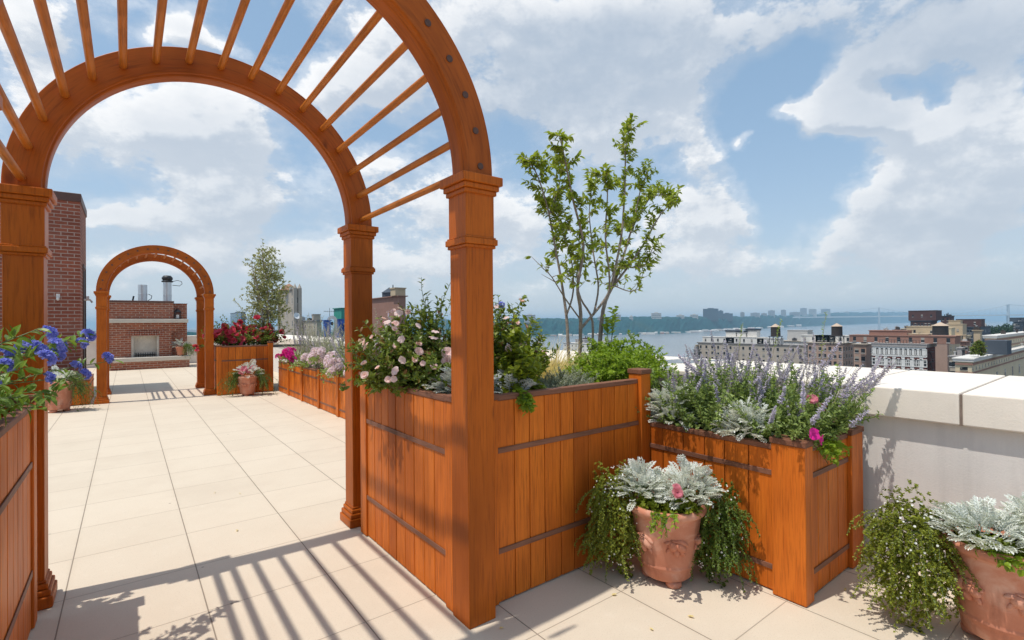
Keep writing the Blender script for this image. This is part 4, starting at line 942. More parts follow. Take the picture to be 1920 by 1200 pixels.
# ================================================================== THE CITY, RIVER AND FAR SHORE
GZ, WZ = -60.0, -66.0
def water_mat():
    mt, k = newmat('river_water'); g = k.n('ShaderNodeTexCoord').outputs['Object']
    n = k.noise(k.vm('MULTIPLY', g, (.05, .02, .05)), 1, 5, .6); n2 = k.noise(k.vm('MULTIPLY', g, (.002, .0006, .002)), 1, 3)
    col = k.mix(k.mr(n2, .35, .65), (.17, .19, .20), (.21, .225, .235))
    finish(k, col, .25, n, .25, 3.0, .5)
water_mat()
plain('asphalt_ground', (.12, .115, .11), .9, .3, .02, .1)
def forest_mat():
    mt, k = newmat('wooded_slope'); g = k.n('ShaderNodeTexCoord').outputs['Object']
    n = k.noise(g, .035, 5, .65); n2 = k.noise(g, .006, 4)
    col = k.mix(k.mr(n, .3, .7), (.006, .045, .055), (.018, .088, .090)); col = k.mix(k.mr(n2, .55, .72, 0, .5), col, (.05, .085, .06))  # greens pulled to teal, distance haze mixed into the slope colour
    finish(k, col, .9, n, .8, 8, .1)
forest_mat()
def hull(name, mat_, pts, z0, z1):
    b = MB(); n = len(pts); b.add([(x, y, z0) for x, y in pts]+[(x, y, z1) for x, y in pts], [tuple(range(n))[::-1], tuple(range(n, 2*n))]+[(i, (i+1) % n, n+(i+1) % n, n+i) for i in range(n)])
    return struct(b.build(name, mat_))
RW = 30000
hull('river', 'river_water', [(-RW, -RW), (RW, -RW), (RW, RW), (-RW, RW)], WZ-1, WZ)
def gp(x, D): p = at_d(x, 600, D); return (p.x, p.y)
hull('city_ground', 'asphalt_ground', [(-6000, -6000), (3000, -6000), gp(2100, 5200), gp(1915, 3600), gp(1868, 1500), gp(1800, 800), gp(1500, 640), gp(1000, 620), gp(850, 1000), gp(780, 5000), gp(300, 9000), (-9000, 5000)], WZ-.9, GZ)

# far shore: wooded palisades laid along the surveyed waterline (bearing, waterline, skyline)
SH = [(760, 630, 600), (880, 632, 600), (985, 632, 597.5), (1050, 630.5, 597), (1100, 629, 597), (1180, 627.5, 594.5), (1250, 626, 594), (1330, 622, 594), (1400, 618, 593), (1480, 613.5, 591), (1560, 610, 587), (1650, 606.5, 586), (1705, 605, 586), (1745, 603.4, 590), (1770, 602.5, 600)]
def hz(x): return 611.5 - (x-165)*(14.1/1735)
def shore(x):
    for a, c in zip(SH[:-1], SH[1:]):
        if a[0] <= x <= c[0]:
            t = (x-a[0])/(c[0]-a[0]); return a[1]+(c[1]-a[1])*t, a[2]+(c[2]-a[2])*t
    return SH[-1][1:]
def dist_at(x, y, z):
    d = ray(x, y); return (z-EYE)/d.z*math.hypot(d.x, d.y)
b = MB(); rows = []; xs = [760+5*i for i in range(203)]
for x in xs:
    w, tp_ = shore(x); D = dist_at(x, w, WZ); p0 = at_d(x, w, D); col = [(p0.x, p0.y, WZ-2)]
    k0 = D/2500
    for u, hh in ((.03, .03), (.07, .07), (.10, .34), (.13, .60), (.16, .80), (.20, .93), (.26, 1.0), (.40, 1.0), (1.0, .9)):
        Dd = D*(1+u*.55); q = at_d(x, tp_, Dd); zt = at_d(x, tp_, D*1.14).z
        z = WZ + (zt-WZ)*hh + (R.uniform(-4, 5)*k0 if .05 < hh else 0); col.append((q.x, q.y, z))
    rows.append(col)
k = len(rows[0]); b.add([v for c in rows for v in c], [(i*k+j, (i+1)*k+j, (i+1)*k+j+1, i*k+j+1) for i in range(len(rows)-1) for j in range(k-1)])
struct(b.build('hills', 'wooded_slope'))
b = MB(); rows = []
for i in range(60):
    x = -80+14*i; D = 900+1.2*abs(x-300); c = []
    for u, hh in ((0, 0), (.02, .6), (.05, .9), (.1, 1.0), (.3, .9)):
        q = at_d(x, 624+R.uniform(-1.5, 1.5)-(3 if x > 330 else 0), D*(1+u)); zt = q.z; c.append((q.x, q.y, GZ-1+(zt-GZ)*hh))
    rows.append(c)
k = len(rows[0]); b.add([v for c in rows for v in c], [(i*k+j, (i+1)*k+j, (i+1)*k+j+1, i*k+j+1) for i in range(len(rows)-1) for j in range(k-1)])
struct(b.build('terrain', 'wooded_slope'))

def facade(name, c, var=.12): plain(name, c, .85, var, .25, .2, .2, bdist=.05)
facade('beige_stone', (.44, .38, .31)); facade('pink_brick', (.42, .29, .23)); facade('tan_brick', (.50, .39, .26)); facade('grey_stone', (.34, .32, .31)); facade('dark_brick', (.10, .05, .045)); facade('red_facade', (.20, .065, .05))
facade('white_render', (.66, .63, .58)); facade('cream_stone', (.60, .50, .34)); facade('slate_facade', (.075, .09, .11)); facade('rust_brick', (.30, .165, .125)); facade('pale_concrete', (.52, .50, .47)); facade('haze_tower', (.42, .42, .43))
def glassmat():
    mt, k = newmat('window_glass'); rnd = k.n('ShaderNodeObjectInfo').outputs['Random']; g = k.n('ShaderNodeTexCoord').outputs['Object']; z = k.n('ShaderNodeSeparateXYZ', {0: g}).outputs[2]
    blind = k.m('MULTIPLY', k.m('GREATER_THAN', rnd, .55), k.m('GREATER_THAN', z, k.m('MULTIPLY_ADD', rnd, -1.6, 1.25))); col = k.mix(blind, (.022, .027, .033), (.36, .34, .30)); finish(k, col, .18, None, spec=.6)
glassmat()
plain('window_frame_white', (.7, .69, .66), .5); plain('tank_wood', (.055, .042, .036), .8, .3, 2); plain('tank_roof', (.50, .38, .28), .7, .2, 2); plain('steel', (.05, .05, .055), .5)
plain('blue_glass', (.055, .12, .165), .2, .25, .05, 0, .6); plain('green_netting', (.03, .26, .20), .7, .3, .4); plain('blue_tarp', (.02, .09, .40), .6, .3, .4); plain('copper_roof', (.30, .16, .09), .7, .3, .5); plain('hazed_steel', (.42, .48, .52), .6, .1, .01); plain('dish_white', (.75, .75, .74), .5)  # bridge steel is paled, distance haze put into its colour
WIN = {}
def add_window(par, p, axis, w, h, framed):
    key = (axis, framed)
    if key not in WIN:
        b = MB(); ax = axis
        def bb(mb, u0, u1, z0, z1, o0, o1):
            if ax == 'x': mb.box(-o1, -o0, u0, u1, z0, z1)
            else: mb.box(u0, u1, -o1, -o0, z0, z1)
        bb(b, -.5, .5, -.5, .5, -.02, .03); win = b.build('window', 'window_glass', origin=(0, 0, 0))
        ch = None
        b = MB()
        if framed:
            bb(b, -.62, .62, .5, .64, 0, .18); bb(b, -.62, .62, -.66, -.5, 0, .22); bb(b, -.62, -.5, -.5, .5, 0, .12); bb(b, .5, .62, -.5, .5, 0, .12); bb(b, -.5, .5, -.05, .05, .03, .08); bb(b, -.05, .05, -.5, .5, .031, .07)
        else: bb(b, -.55, .55, -.64, -.5, 0, .15)
        ch = b.build('frame' if framed else 'sill', 'window_frame_white' if framed else 'pale_concrete', origin=(0, 0, 0)); WIN[key] = (win, ch, [0])
    win, ch, used = WIN[key]
    if used[0]: w_ = win.copy(); C.objects.link(w_); c_ = ch.copy(); C.objects.link(c_)
    else: w_, c_ = win, ch; used[0] = 1
    w_.parent = par; w_.location = V3(p)-ORG[par.name]; w_.scale = (1, w, h) if axis == 'x' else (w, 1, h); c_.parent = w_
def building(label, xl, xc, xr, yt, D, mat_, cols=(0, 0), rows_=0, roof=None, zbot=GZ, fh=3.3, framed=False, corn=.6, name='apartment_building', cat='building', ww=1.2, wh=1.7, group=None, par=None, top_off=2.2):
    """near corner on bearing xc at distance D; left face looks to -X, right face to -Y; top at image height yt above the corner"""
    c = at_d(xc, yt, D); x0, y0, z1 = c.x, c.y, c.z
    dl = ray(xl, 600); y1 = max(y0+2, dl.y/dl.x*x0) if dl.x > .01 else y0+20
    dr = ray(xr, 600); x1 = max(x0+2, dr.x/dr.y*y0)
    if xr - xc < 3: x1 = x0+14
    if xc - xl < 3: y1 = y0+14
    y1 = min(y1, y0+130); x1 = min(x1, x0+90)
    t = thing(name, label, cat, (x0, y0, zbot), group)
    b = MB(); b.box(x0, x1, y0, y1, zbot, z1-corn); b.build('walls', mat_, t)
    b = MB(); b.box(x0-.35, x1+.35, y0-.35, y1+.35, z1-corn+.01, z1-.25); b.box(x0-.5, x1+.5, y0-.5, y1+.5, z1-.245, z1); b.build('cornice', roof or mat_, t)
    for i in range(5 if corn > .4 else 0):
        vx, vy = x0+(x1-x0)*R.uniform(.12, .88), y0+(y1-y0)*R.uniform(.08, .92); w_ = R.uniform(.5, 1.5); hv = R.uniform(.7, 2.2); b = MB()
        if i % 2: b.box(vx-w_, vx+w_, vy-w_, vy+w_*.7, z1+.01, z1+hv*.8); b.box(vx-w_*.5, vx+w_*.4, vy-w_*.4, vy+w_*.3, z1+hv*.8+.01, z1+hv)
        else: b.tube([(vx, vy, z1), (vx, vy, z1+hv)], .25, 8); b.tube([(vx, vy, z1+hv), (vx, vy, z1+hv+.25)], .42, 8)
        b.build('roof_vent', R.choice(['steel', 'pale_concrete', 'grey_stone', 'tank_wood']), t)
    for axis, n, (u0, u1) in (('x', cols[0], (y0, y1)), ('y', cols[1], (x0, x1))):
        for i in range(n):
            u = u0 + (u1-u0)*(i+.5)/n
            for j in range(rows_):
                z = z1 - corn - top_off - j*fh
                add_window(t, (x0, u, z) if axis == 'x' else (u, y0, z), axis, ww, wh, framed)
    return t, (x0, x1, y0, y1, z1)
def roof_box(t, B, fx, fy, w, d, h, mat_, name='bulkhead', nw=0, z=None):
    x0, x1, y0, y1, z1 = B; z1 = z if z is not None else z1; cx, cy = x0+(x1-x0)*fx, y0+(y1-y0)*fy
    b = MB(); b.box(cx-w/2, cx+w/2, cy-d/2, cy+d/2, z1+.01, z1+h); b.box(cx-w/2-.2, cx+w/2+.2, cy-d/2-.2, cy+d/2+.2, z1+h+.01, z1+h+.3); o = b.build(name, mat_, t); ORG[o.name] = ORG[t.name]
    for i in range(nw):
        add_window(t, (cx-w/2, cy-d/2+d*(i+.5)/nw, z1+h*.5), 'x', 1.0, 1.6, False)
    return o
def water_tower(label, x, yt, D, r, h, leg, group='rooftop water towers'):
    c = at_d(x, yt, D); t = thing('water_tower', label, 'water tower', (c.x, c.y, c.z-h-leg), group); zt = c.z
    b = MB(); zb = zt-h; b.lathe([(r*1.02, 0), (r, h*.12), (r*.97, h*.74)], 20, (c.x, c.y, zb))
    for q in range(5): b.lathe([(r*1.03, h*(.1+.14*q)), (r*1.03, h*(.1+.14*q)+.09)], 20, (c.x, c.y, zb))
    b.build('tank', 'tank_wood', t); b = MB(); b.lathe([(r*1.12, h*.742), (r*.05, h)], 20, (c.x, c.y, zb)); b.build('roof', 'tank_roof', t)
    b = MB(); b.box(c.x-r*1.1, c.x+r*1.1, c.y-r*1.1, c.y+r*1.1, zb-.25, zb-.01); b.build('platform', 'steel', t)
    for sx in (-1, 1):
        for sy in (-1, 1):
            b = MB(); b.tube([(c.x+sx*r*.95, c.y+sy*r*.95, zb-leg), (c.x+sx*r*.95, c.y+sy*r*.95, zb-.26)], .16, 6); b.build('leg', 'steel', t)
    b = MB()
    for sx in (-1, 1): b.tube([(c.x+sx*r*.95, c.y-r*.95, zb-leg), (c.x+sx*r*.95, c.y+r*.95, zb-.3)], .07, 5); b.tube([(c.x-r*.95, c.y+sx*r*.95, zb-leg), (c.x+r*.95, c.y+sx*r*.95, zb-.3)], .07, 5)
    b.tube([(c.x+r*1.25, c.y-.3, zb-leg), (c.x+r*1.25, c.y-.3, zt-.4)], .06, 5); b.tube([(c.x+r*1.25, c.y+.3, zb-leg), (c.x+r*1.25, c.y+.3, zt-.4)], .06, 5); b.tube([(c.x+r*1.25, c.y, zb), (c.x+r*.9, c.y, zb+h*.5)], .06, 5)
    b.build('brace', 'steel', t); return t
GB = 'city buildings beyond the parapet'
# right-hand cluster
t, B = building('long grey beige apartment block left of the cluster beyond the parapet', 1308, 1508, 1514, 647, 300, 'beige_stone', (16, 0), 5, 'grey_stone', fh=3.4, group=GB)
for fy, d, h, nw in ((.78, 20, 3.2, 5), (.52, 22, 3.4, 5), (.30, 12, 3.0, 3)): roof_box(t, B, .5, fy, 5, d, h, 'white_render', 'penthouse', nw)
for fy, h in ((.66, 6.2), (.55, 6.0), (.46, 7)): roof_box(t, B, .7, fy, 4, 6, h, 'white_render'); roof_box(t, B, .7, fy, 4.6, 6.6, .6, 'slate_facade', 'roof_cap', z=B[4]+h+.31)
b = MB(); q = at_d(1393, 628, 312); b.tube([(q.x, q.y, B[4]+6), (q.x, q.y, at_d(1393, 604, 312).z)], [.22, .05], 6); b.build('mast', 'dish_white', t)
t, B = building('white topped tan block with dark shaded side', 1514, 1580, 1603, 643, 270, 'pink_brick', (7, 5), 5, 'beige_stone', group=GB)
for fy, nw in ((.8, 4), (.35, 5)): roof_box(t, B, .4, fy, 5, 15, 3.0, 'white_render', 'penthouse', nw)
t, B = building('white penthouse row joining the two pale apartment blocks', 1462, 1530, 1545, 640, 330, 'white_render', (9, 2), 2, 'beige_stone', group=GB)
roof_box(t, B, .5, .55, 7, 11, 6, 'pale_concrete')
t, B = building('narrow pink brick building left of the red and white facade', 1600, 1624, 1641, 645, 250, 'pink_brick', (2, 1), 4, 'beige_stone', ww=1.4, group=GB)
t, B = building('dark red brick building with rows of white framed windows', 1636, 1736, 1753, 645, 230, 'red_facade', (11, 0), 5, 'grey_stone', framed=True, fh=3.6, ww=1.7, wh=2.2, corn=1.3, top_off=2.0, group=GB)
b = MB(); b.box(B[0]-.12, B[0]-.01, B[2], B[3], B[4]-4.2, B[4]-1.32); b.box(B[0]-.18, B[0]-.01, B[2], B[3], B[4]-4.9, B[4]-4.55); b.build('white_band', 'window_frame_white', t)
for i in range(6):
    y = B[2]+(B[3]-B[2])*(i+.5)/6; b = MB(); b.box(B[0]-.10, B[0]-.01, y-(B[3]-B[2])/30, y+(B[3]-B[2])/30, B[4]-13, B[4]-4.91); b.build('bay_panel', 'window_frame_white', t)
roof_box(t, B, .6, .55, 8, 32, 2.6, 'rust_brick', 'roof_shed', 9); roof_box(t, B, .7, .8, 6, 12, 4.4, 'rust_brick'); roof_box(t, B, .7, .3, 5, 8, 3.2, 'tan_brick')
b = MB()
for i in range(14): y = B[2]+2+(B[3]-B[2]-4)*i/13; b.tube([(B[0]+.6, y, B[4]), (B[0]+.6, y, B[4]+1.3)], .07, 4)
b.tube([(B[0]+.6, B[2]+2, B[4]+1.3), (B[0]+.6, B[3]-2, B[4]+1.3)], .07, 4); b.build('railing', 'steel', t)
b = MB()
for j in range(5):
    z = B[4]-3-3.6*j; b.box(B[0]+1.5, B[0]+6, B[2]-1.2, B[2]-.02, z, z+.12); b.tube([(B[0]+1.5, B[2]-1.2, z+1), (B[0]+6, B[2]-1.2, z+1)], .06, 4)
    b.tube([(B[0]+1.8, B[2]-.8, z), (B[0]+5.4, B[2]-.8, z-3.6)], .12, 4)
b.build('fire_escape', 'steel', t)
t, B = building('pink grey slab right of the red and white facade', 1750, 1776, 1779, 639, 275, 'pink_brick', (0, 0), 0, 'tan_brick', group=GB)
t, B = building('tall tan apartment house with a white terrace rail', 1706, 1778, 1820, 632, 330, 'tan_brick', (6, 5), 5, 'cream_stone', ww=1.5, wh=2, group=GB)
for fx, fy, w, d, h, mm in ((.3, .8, 10, 14, 5, 'tan_brick'), (.3, .45, 8, 12, 4.2, 'cream_stone'), (.6, .2, 9, 8, 6, 'tan_brick'), (.8, .3, 5, 5, 8, 'tan_brick')): roof_box(t, B, fx, fy, w, d, h, mm, 'bulkhead', 2)
t, B = building('pinkish rooftop block with a flat white top left of the tan house', 1654, 1676, 1682, 621, 380, 'pink_brick', (3, 0), 1, 'white_render', group=GB)
t, B = building('small dark brown gabled block beside the pinkish rooftop', 1675, 1688, 1692, 618, 370, 'rust_brick', (1, 0), 1, 'dark_brick', group=GB)
t, B = building('pale cream block behind the dark gabled block', 1690, 1712, 1722, 616, 400, 'beige_stone', (3, 1), 1, 'cream_stone', group=GB)
t, B = building('darkest brown stepped tower with a boxy top', 1707, 1745, 1757, 601, 470, 'dark_brick', (6, 2), 3, 'slate_facade', group=GB)
zt = at_d(1735, 583, 480).z; roof_box(t, B, .55, .45, 16, 16, zt-B[4], 'dark_brick', 'penthouse', 3)
t, B = building('second dark tower with a boxy top behind the tan house', 1764, 1781, 1789, 592, 500, 'dark_brick', (2, 1), 3, 'slate_facade', group=GB)
t, B = building('dark blue grey slab right of the tan house', 1786, 1824, 1857, 613, 420, 'slate_facade', (6, 5), 6, 'slate_facade', group=GB)
zt = at_d(1829, 599, 425).z; roof_box(t, B, .3, .4, 11, 12, zt-B[4], 'dark_brick', 'penthouse', 2)
t, B = building('slim windowless tan shaft in front of the dark blue slab', 1825, 1838, 1841, 619, 300, 'tan_brick', group=GB)
t, B = building('tiny dark block on the wooded point at the right edge', 1900, 1912, 1935, 603, 620, 'slate_facade', (3, 3), 2, 'slate_facade', group=GB)
zt = at_d(1916, 596, 625).z; roof_box(t, B, .3, .3, 14, 14, zt-B[4], 'slate_facade', 'penthouse', 1)
def frieze_building(label, xl, xc, xr, yt, D, zbot, rows_, dots):
    t, B = building(label, xl, xc, xr, yt, D, 'cream_stone', (3, 8), rows_, 'white_render', zbot=zbot, corn=.8, top_off=5.2, fh=4.2, ww=1.8, wh=2.4, group=GB); x0, x1, y0, y1, z1 = B
    b = MB(); b.box(x0-.25, x1, y0-.25, y0-.01, z1-1.5, z1-1.1); b.box(x0-.22, x1, y0-.22, y0-.01, z1-3.4, z1-3.1); b.box(x0-.25, x0-.01, y0, y1, z1-1.5, z1-1.1); b.box(x0-.22, x0-.01, y0, y1, z1-3.4, z1-3.1); b.build('string_course', 'rust_brick', t)
    for i in range(dots):
        add_window(t, (x0+1.0+i*(x1-x0-2)/dots, y0, z1-2.3), 'y', .62, .7, False)
    for i in range(8): add_window(t, (x0, y0+1+i*(y1-y0-2)/8, z1-2.3), 'x', .62, .7, False)
    return t, B
t, B = frieze_building('cream stone building with a dotted frieze behind the roof terrace', 1846, 1866, 2030, 629, 190, GZ, 2, 22)
t2, B2 = frieze_building('lower cream stone building with a planted roof terrace', 1790, 1822, 2030, 672, 150, GZ, 4, 26)
b = MB(); x0, x1, y0, y1, z1 = B2; q = at_d(1873, 672, 172); b.box(q.x-2.5, q.x+3.5, q.y-1.8, q.y+2.2, z1+.01, z1+3.4); b.build('roof_pavilion', 'slate_facade', t2)
for xl, xc, xr, yt, D, mm, nc, nm in (
  (1640, 1651, 1657, 634, 300, 'rust_brick', 3, 'small rust roofed block above the left end of the red brick facade'), (1668, 1684, 1694, 629, 315, 'beige_stone', 3, 'small beige block above the middle of the red brick facade'),
  (1694, 1702, 1708, 626, 345, 'dark_brick', 2, 'narrow dark block left of the tall tan house'), (1722, 1733, 1741, 624, 362, 'cream_stone', 3, 'small cream block under the darkest stepped tower'),
  (1741, 1750, 1757, 617, 410, 'slate_facade', 2, 'small slate block in front of the darkest stepped tower'), (1788, 1797, 1805, 616, 395, 'tan_brick', 2, 'small tan block just left of the dark blue grey slab'),
  (1803, 1812, 1818, 640, 285, 'rust_brick', 3, 'rust brown wall beside the tall tan house'), (1818, 1850, 1862, 660, 240, 'grey_stone', 4, 'low grey roofs in the gap left of the cream terrace'),
  (1780, 1806, 1822, 668, 225, 'beige_stone', 4, 'low beige roof in the gap right of the pink grey slab'), (1300, 1306, 1312, 655, 320, 'grey_stone', 1, 'narrow grey end block at the left end of the long grey beige block')):
    t, B = building(nm, xl, xc, xr, yt, D, mm, (nc, 2), 3, R.choice(['grey_stone', 'pale_concrete', mm]), ww=1.3, wh=1.7, corn=.5, group=GB)
    roof_box(t, B, .5, .5, min(4, (B[1]-B[0])*.4), min(5, (B[3]-B[2])*.4), 2.4, R.choice(['tan_brick', 'rust_brick', 'grey_stone']))
tt = at_d(1834, 674, 156); tt.z = z1+.02; small_tree('round little tree on the cream building roof terrace', tt, 3.6, 1.5, 4, 'rose_leaf', .34, .22, name='terrace_tree')
water_tower('left water tower with a pale cone roof behind the sage', 1454, 607, 255, 2.0, 5.6, 4.2)
water_tower('right water tower with a pinkish cone roof', 1569, 606, 250, 2.0, 5.2, 4.0)
water_tower('dark squat water tower among the tan rooftops', 1763, 604, 330, 3.2, 7.2, 2.0)
water_tower('small far water tower low behind the straw grass', 1010, 641, 420, 1.9, 4.6, 3.0)
t, B = building('white river side building behind the tree trunks', 1056, 1120, 1165, 645, 520, 'white_render', (9, 3), 2, 'pale_concrete', fh=4, group=GB)
roof_box(t, B, .4, .7, 10, 14, 3.5, 'grey_stone', 'penthouse', 3); roof_box(t, B, .7, .2, 8, 10, 3, 'pale_concrete')
t, B = building('grey mechanical roof block between the tree trunks', 1092, 1102, 1108, 634, 560, 'dark_brick', group=GB)
t, B = building('dark low roof structure right of the tree trunks', 1130, 1144, 1162, 642, 540, 'slate_facade', (2, 2), 1, group=GB)

# left-hand cluster seen through the near arbor
t, B = building('gothic stone tower rising behind the birch like tree', 524, 553, 562, 541, 260, 'beige_stone', (3, 1), 6, 'beige_stone', name='stone_tower', ww=1.0, wh=2.6, fh=5.5, top_off=5)
for (fx, fy) in ((0, 0), (0, 1), (1, 0), (1, 1)):
    x = B[0]+(B[1]-B[0])*fx; y = B[2]+(B[3]-B[2])*fy; b = MB(); b.box(x-.8, x+.8, y-.8, y+.8, GZ, B[4]+.19); b.lathe([(1.0, 0), (.05, 2.2)], 8, (x, y, B[4]+.2)); b.build('pinnacle', 'beige_stone', t)
zz = at_d(540, 531, 260).z; b = MB(); cx, cy = (B[0]+B[1])/2, (B[2]+B[3])/2; b.lathe([(4.2, .01), (3.2, 1.6), (.1, max(2.5, zz-B[4]+1))], 8, (cx, cy, B[4])); b.build('roof', 'copper_roof', t)
t, B = building('flat grey beige wing right of the gothic tower', 540, 594, 600, 600, 240, 'beige_stone', (7, 0), 2, 'grey_stone', fh=4, ww=1.0)
roof_box(t, B, .3, .06, 3, 2.2, 2.4, 'beige_stone', 'chimney')
p = at_d(556, 593, 236); ds = thing('satellite_dish', 'white satellite dish in front of the gothic tower', 'dish', (p.x, p.y, p.z-3)); b = MB(); q = V3((.25, -.9, .35)).normalized()
bb = MB(); bb.lathe([(.01, 0), (.6, .06), (1.1, .22), (1.5, .45), (1.52, .47), (1.1, .25), (.6, .09), (.011, .03)], 24); qq = q.to_track_quat('Z', 'Y'); b.add([qq @ V3(v) + p for v in bb.v], bb.f); b.build('reflector', 'dish_white', ds, smooth=True)
b = MB(); b.tube([p-q*.05, p-q*.4-V3((0, 0, .5)), V3((p.x, p.y, p.z-5))-q*.4], .12, 6); b.tube([p, p+q*1.0], .04, 5); b.build('mount', 'steel', ds)
t, B = building('blue glass tower far behind the red flowers', 432, 452, 460, 585, 700, 'blue_glass', (6, 3), 8, 'slate_facade', ww=3, wh=1.4)
p0 = at_d(615, 625, 210); ar = thing('stone_arch', 'pale rounded stone bell arch among blue tarpaulins', 'arch', (p0.x, p0.y, p0.z-12)); q0 = at_d(613, 600, 210); q1 = at_d(632, 600, 210); w = (q1-q0); w.z = 0; W_ = w.length; w.normalize(); zt = at_d(622, 592, 210).z
b = MB(); vs = []; fs = []; n = 20; nn = V3((-w.y, w.x, 0)); ctr = (q0+q1)/2; zc = zt - W_/2
prof = [(-W_/2, p0.z-12-zc)] + [(-W_/2*math.cos(math.pi*i/n), W_/2*math.sin(math.pi*i/n)) for i in range(n+1)] + [(W_/2, p0.z-12-zc)]
inn = [(-W_/4.5, p0.z-12-zc)] + [(-W_/4.5*math.cos(math.pi*i/n), -.3+W_/4*math.sin(math.pi*i/n)) for i in range(n+1)] + [(W_/4.5, p0.z-12-zc)]
for (o_, i_) in zip(prof, inn):
    for (u, z) in (o_, i_):
        for dd in (-.8, .8): vs.append(V3((ctr.x, ctr.y, zc+z)) + w*u + nn*dd)
for i in range(len(prof)-1): a = i*4; c_ = a+4; fs += [(a, c_, c_+2, a+2), (a+1, a+3, c_+3, c_+1), (a, a+1, c_+1, c_), (a+2, c_+2, c_+3, a+3)]
b.add(vs, fs); b.build('arch_ring', 'white_render', ar)
b = MB(); b.blob((ctr.x, ctr.y, zc-1.2), (V3((.55, 0, 0)), V3((0, .55, 0)), V3((0, 0, .8))), 10); b.build('bell', 'steel', ar)
t, B = building('green netting wrapped scaffold tower beside the near post', 626, 640, 650, 577, 230, 'green_netting', name='scaffold_tower', corn=.4)
for k, (x, y0_, y1_) in enumerate(((610, 600, 625), (636, 598, 622))):
    t, B = building(('small blue tarpaulin cover left of the pale arch', 'larger blue tarpaulin cover right of the pale arch')[k], x-4, x, x+4, y0_, 205+k*8, 'blue_tarp', name='tarpaulin_shed', cat='shed', corn=.3, group='blue tarpaulin covers')
p = at_d(618, 584, 215); an = thing('antenna', 'thin rooftop antenna above the pale arch', 'antenna', (p.x, p.y, p.z-8)); b = MB(); b.tube([p+V3((0, 0, 1.4)), p-V3((0, 0, 12))], .09, 5); b.build('mast', 'steel', an); b = MB(); b.tube([p-w*2.2, p+w*2.2], .07, 5)
for i in range(7): b.tube([p+w*(-2.1+.7*i)-V3((0, 0, .35)), p+w*(-2.1+.7*i)+V3((0, 0, .35))], .04, 4)
b.build('crossbar', 'steel', an)
t, B = building('plain terracotta coloured block behind the pink roses', 698, 748, 754, 554, 140, 'rust_brick', corn=.3, name='brick_block')
roof_box(t, B, .3, .10, 3, 3.2, 1.9, 'tan_brick')
b = MB(); cy = B[2]+(B[3]-B[2])*.62; cx = B[0]+2.4; b.lathe([(2.1, .01), (2.1, 1.35), (2.35, 1.4), (.06, 3.0)], 12, (cx, cy, B[4])); b.build('tank_house', 'slate_facade', t)
b = MB(); b.tube([(B[0]+1, B[2]+(B[3]-B[2])*.32, B[4]), (B[0]+1, B[2]+(B[3]-B[2])*.32, B[4]+3.4)], [.35, .12], 8); b.build('vent_stack', 'steel', t)
t, B = building('pale pink low roofline left of the terracotta block', 640, 690, 705, 606, 190, 'pink_brick', (8, 2), 3, 'beige_stone')

# skyline across the river
SKY = [(983, 1004, 589, .12), (1151, 1164, 589, .16), (1221, 1240, 586, .18), (1268, 1283, 590, .2), (1294, 1309, 589, .2), (1318, 1347, 578, .15), (1346, 1356, 582, .17), (1352, 1374, 587, .15), (1388, 1396, 585, .25), (1407, 1425, 586, .22), (1427, 1438, 587, .24), (1440, 1453, 581.5, .22), (1464, 1474, 580.5, .2), (1480, 1500, 585, .2), (1500, 1513, 577.5, .2), (1516, 1531, 579, .18), (1539, 1557, 579, .18), (1585, 1592, 584, .2), (1120, 1128, 594, .16), (1180, 1187, 592, .16)]
LABS = ['pale lone apartment tower at the far left of the river skyline', 'small brownish tower right of the tree trunks on the far ridge', 'wide flat pale tower left on the far ridge', 'low grey block on the far ridge, left of a similar low block', 'low grey block on the far ridge, just left of the biggest slab', 'biggest blue grey slab tower on the far ridge', 'slim step against the biggest slab on the far ridge', 'low dark wing right of the biggest slab on the far ridge', 'tiny pale block right of the biggest slab', 'low wide pale block in the middle of the far ridge', 'tiny low block in the middle of the far ridge', 'pale squarish tower in the middle of the far ridge', 'slim dark tower on the far ridge', 'low wide grey block left of the tallest right hand tower', 'tall slim tower on the right of the far ridge', 'grey tower second from right on the far ridge', 'broad pale tower at the right end of the river skyline', 'tiny block beyond the right end of the skyline', 'tiny block seen between the tree trunks on the far ridge', 'tiny block on the ridge right of the brownish tower']
for (xa, xb, yt, u), lab in zip(SKY, LABS):
    w_, tp_ = shore((xa+xb)/2); D = dist_at((xa+xb)/2, w_, WZ)*(1+u*.55); a = at_d(xa, yt, D); c = at_d(xb, yt, D); d = (c-a); d.z = 0; L = d.length; d.normalize(); nn = V3((-d.y, d.x, 0)); dep = min(60, max(18, L*.8)); zb = at_d(xa, tp_+9, D).z
    t = thing('tower_block', lab, 'tower', (a.x, a.y, zb), 'towers across the river'); a.z = c.z = 0
    def slab(u0, u1, d0, d1, z0, z1, mb):
        ps = [a+d*u0+nn*d0, a+d*u1+nn*d0, a+d*u1+nn*d1, a+d*u0+nn*d1]; mb.add([(p.x, p.y, z0) for p in ps]+[(p.x, p.y, z1) for p in ps], [(0,3,2,1), (4,5,6,7), (0,1,5,4), (1,2,6,5), (2,3,7,6), (3,0,4,7)])
    zt = at_d((xa+xb)/2, yt, D).z; b = MB(); slab(0, L, 0, dep, zb, zt-3, b); slab(L*.3, L*.7, dep*.2, dep*.8, zt-2.9, zt+2, b); b.build('walls', R.choice(['haze_tower', 'grey_stone', 'pale_concrete']) if xa not in (1318, 1346, 1352) else 'slate_facade', t)
    b = MB(); nf = max(3, int((zt-zb)/9))
    for i in range(nf): z = zb+(zt-3-zb)*(i+.5)/nf; slab(L*.05, L*.95, -.6, -.02, z-1.2, z+1.2, b)
    b.build('window_band', 'slate_facade', t)
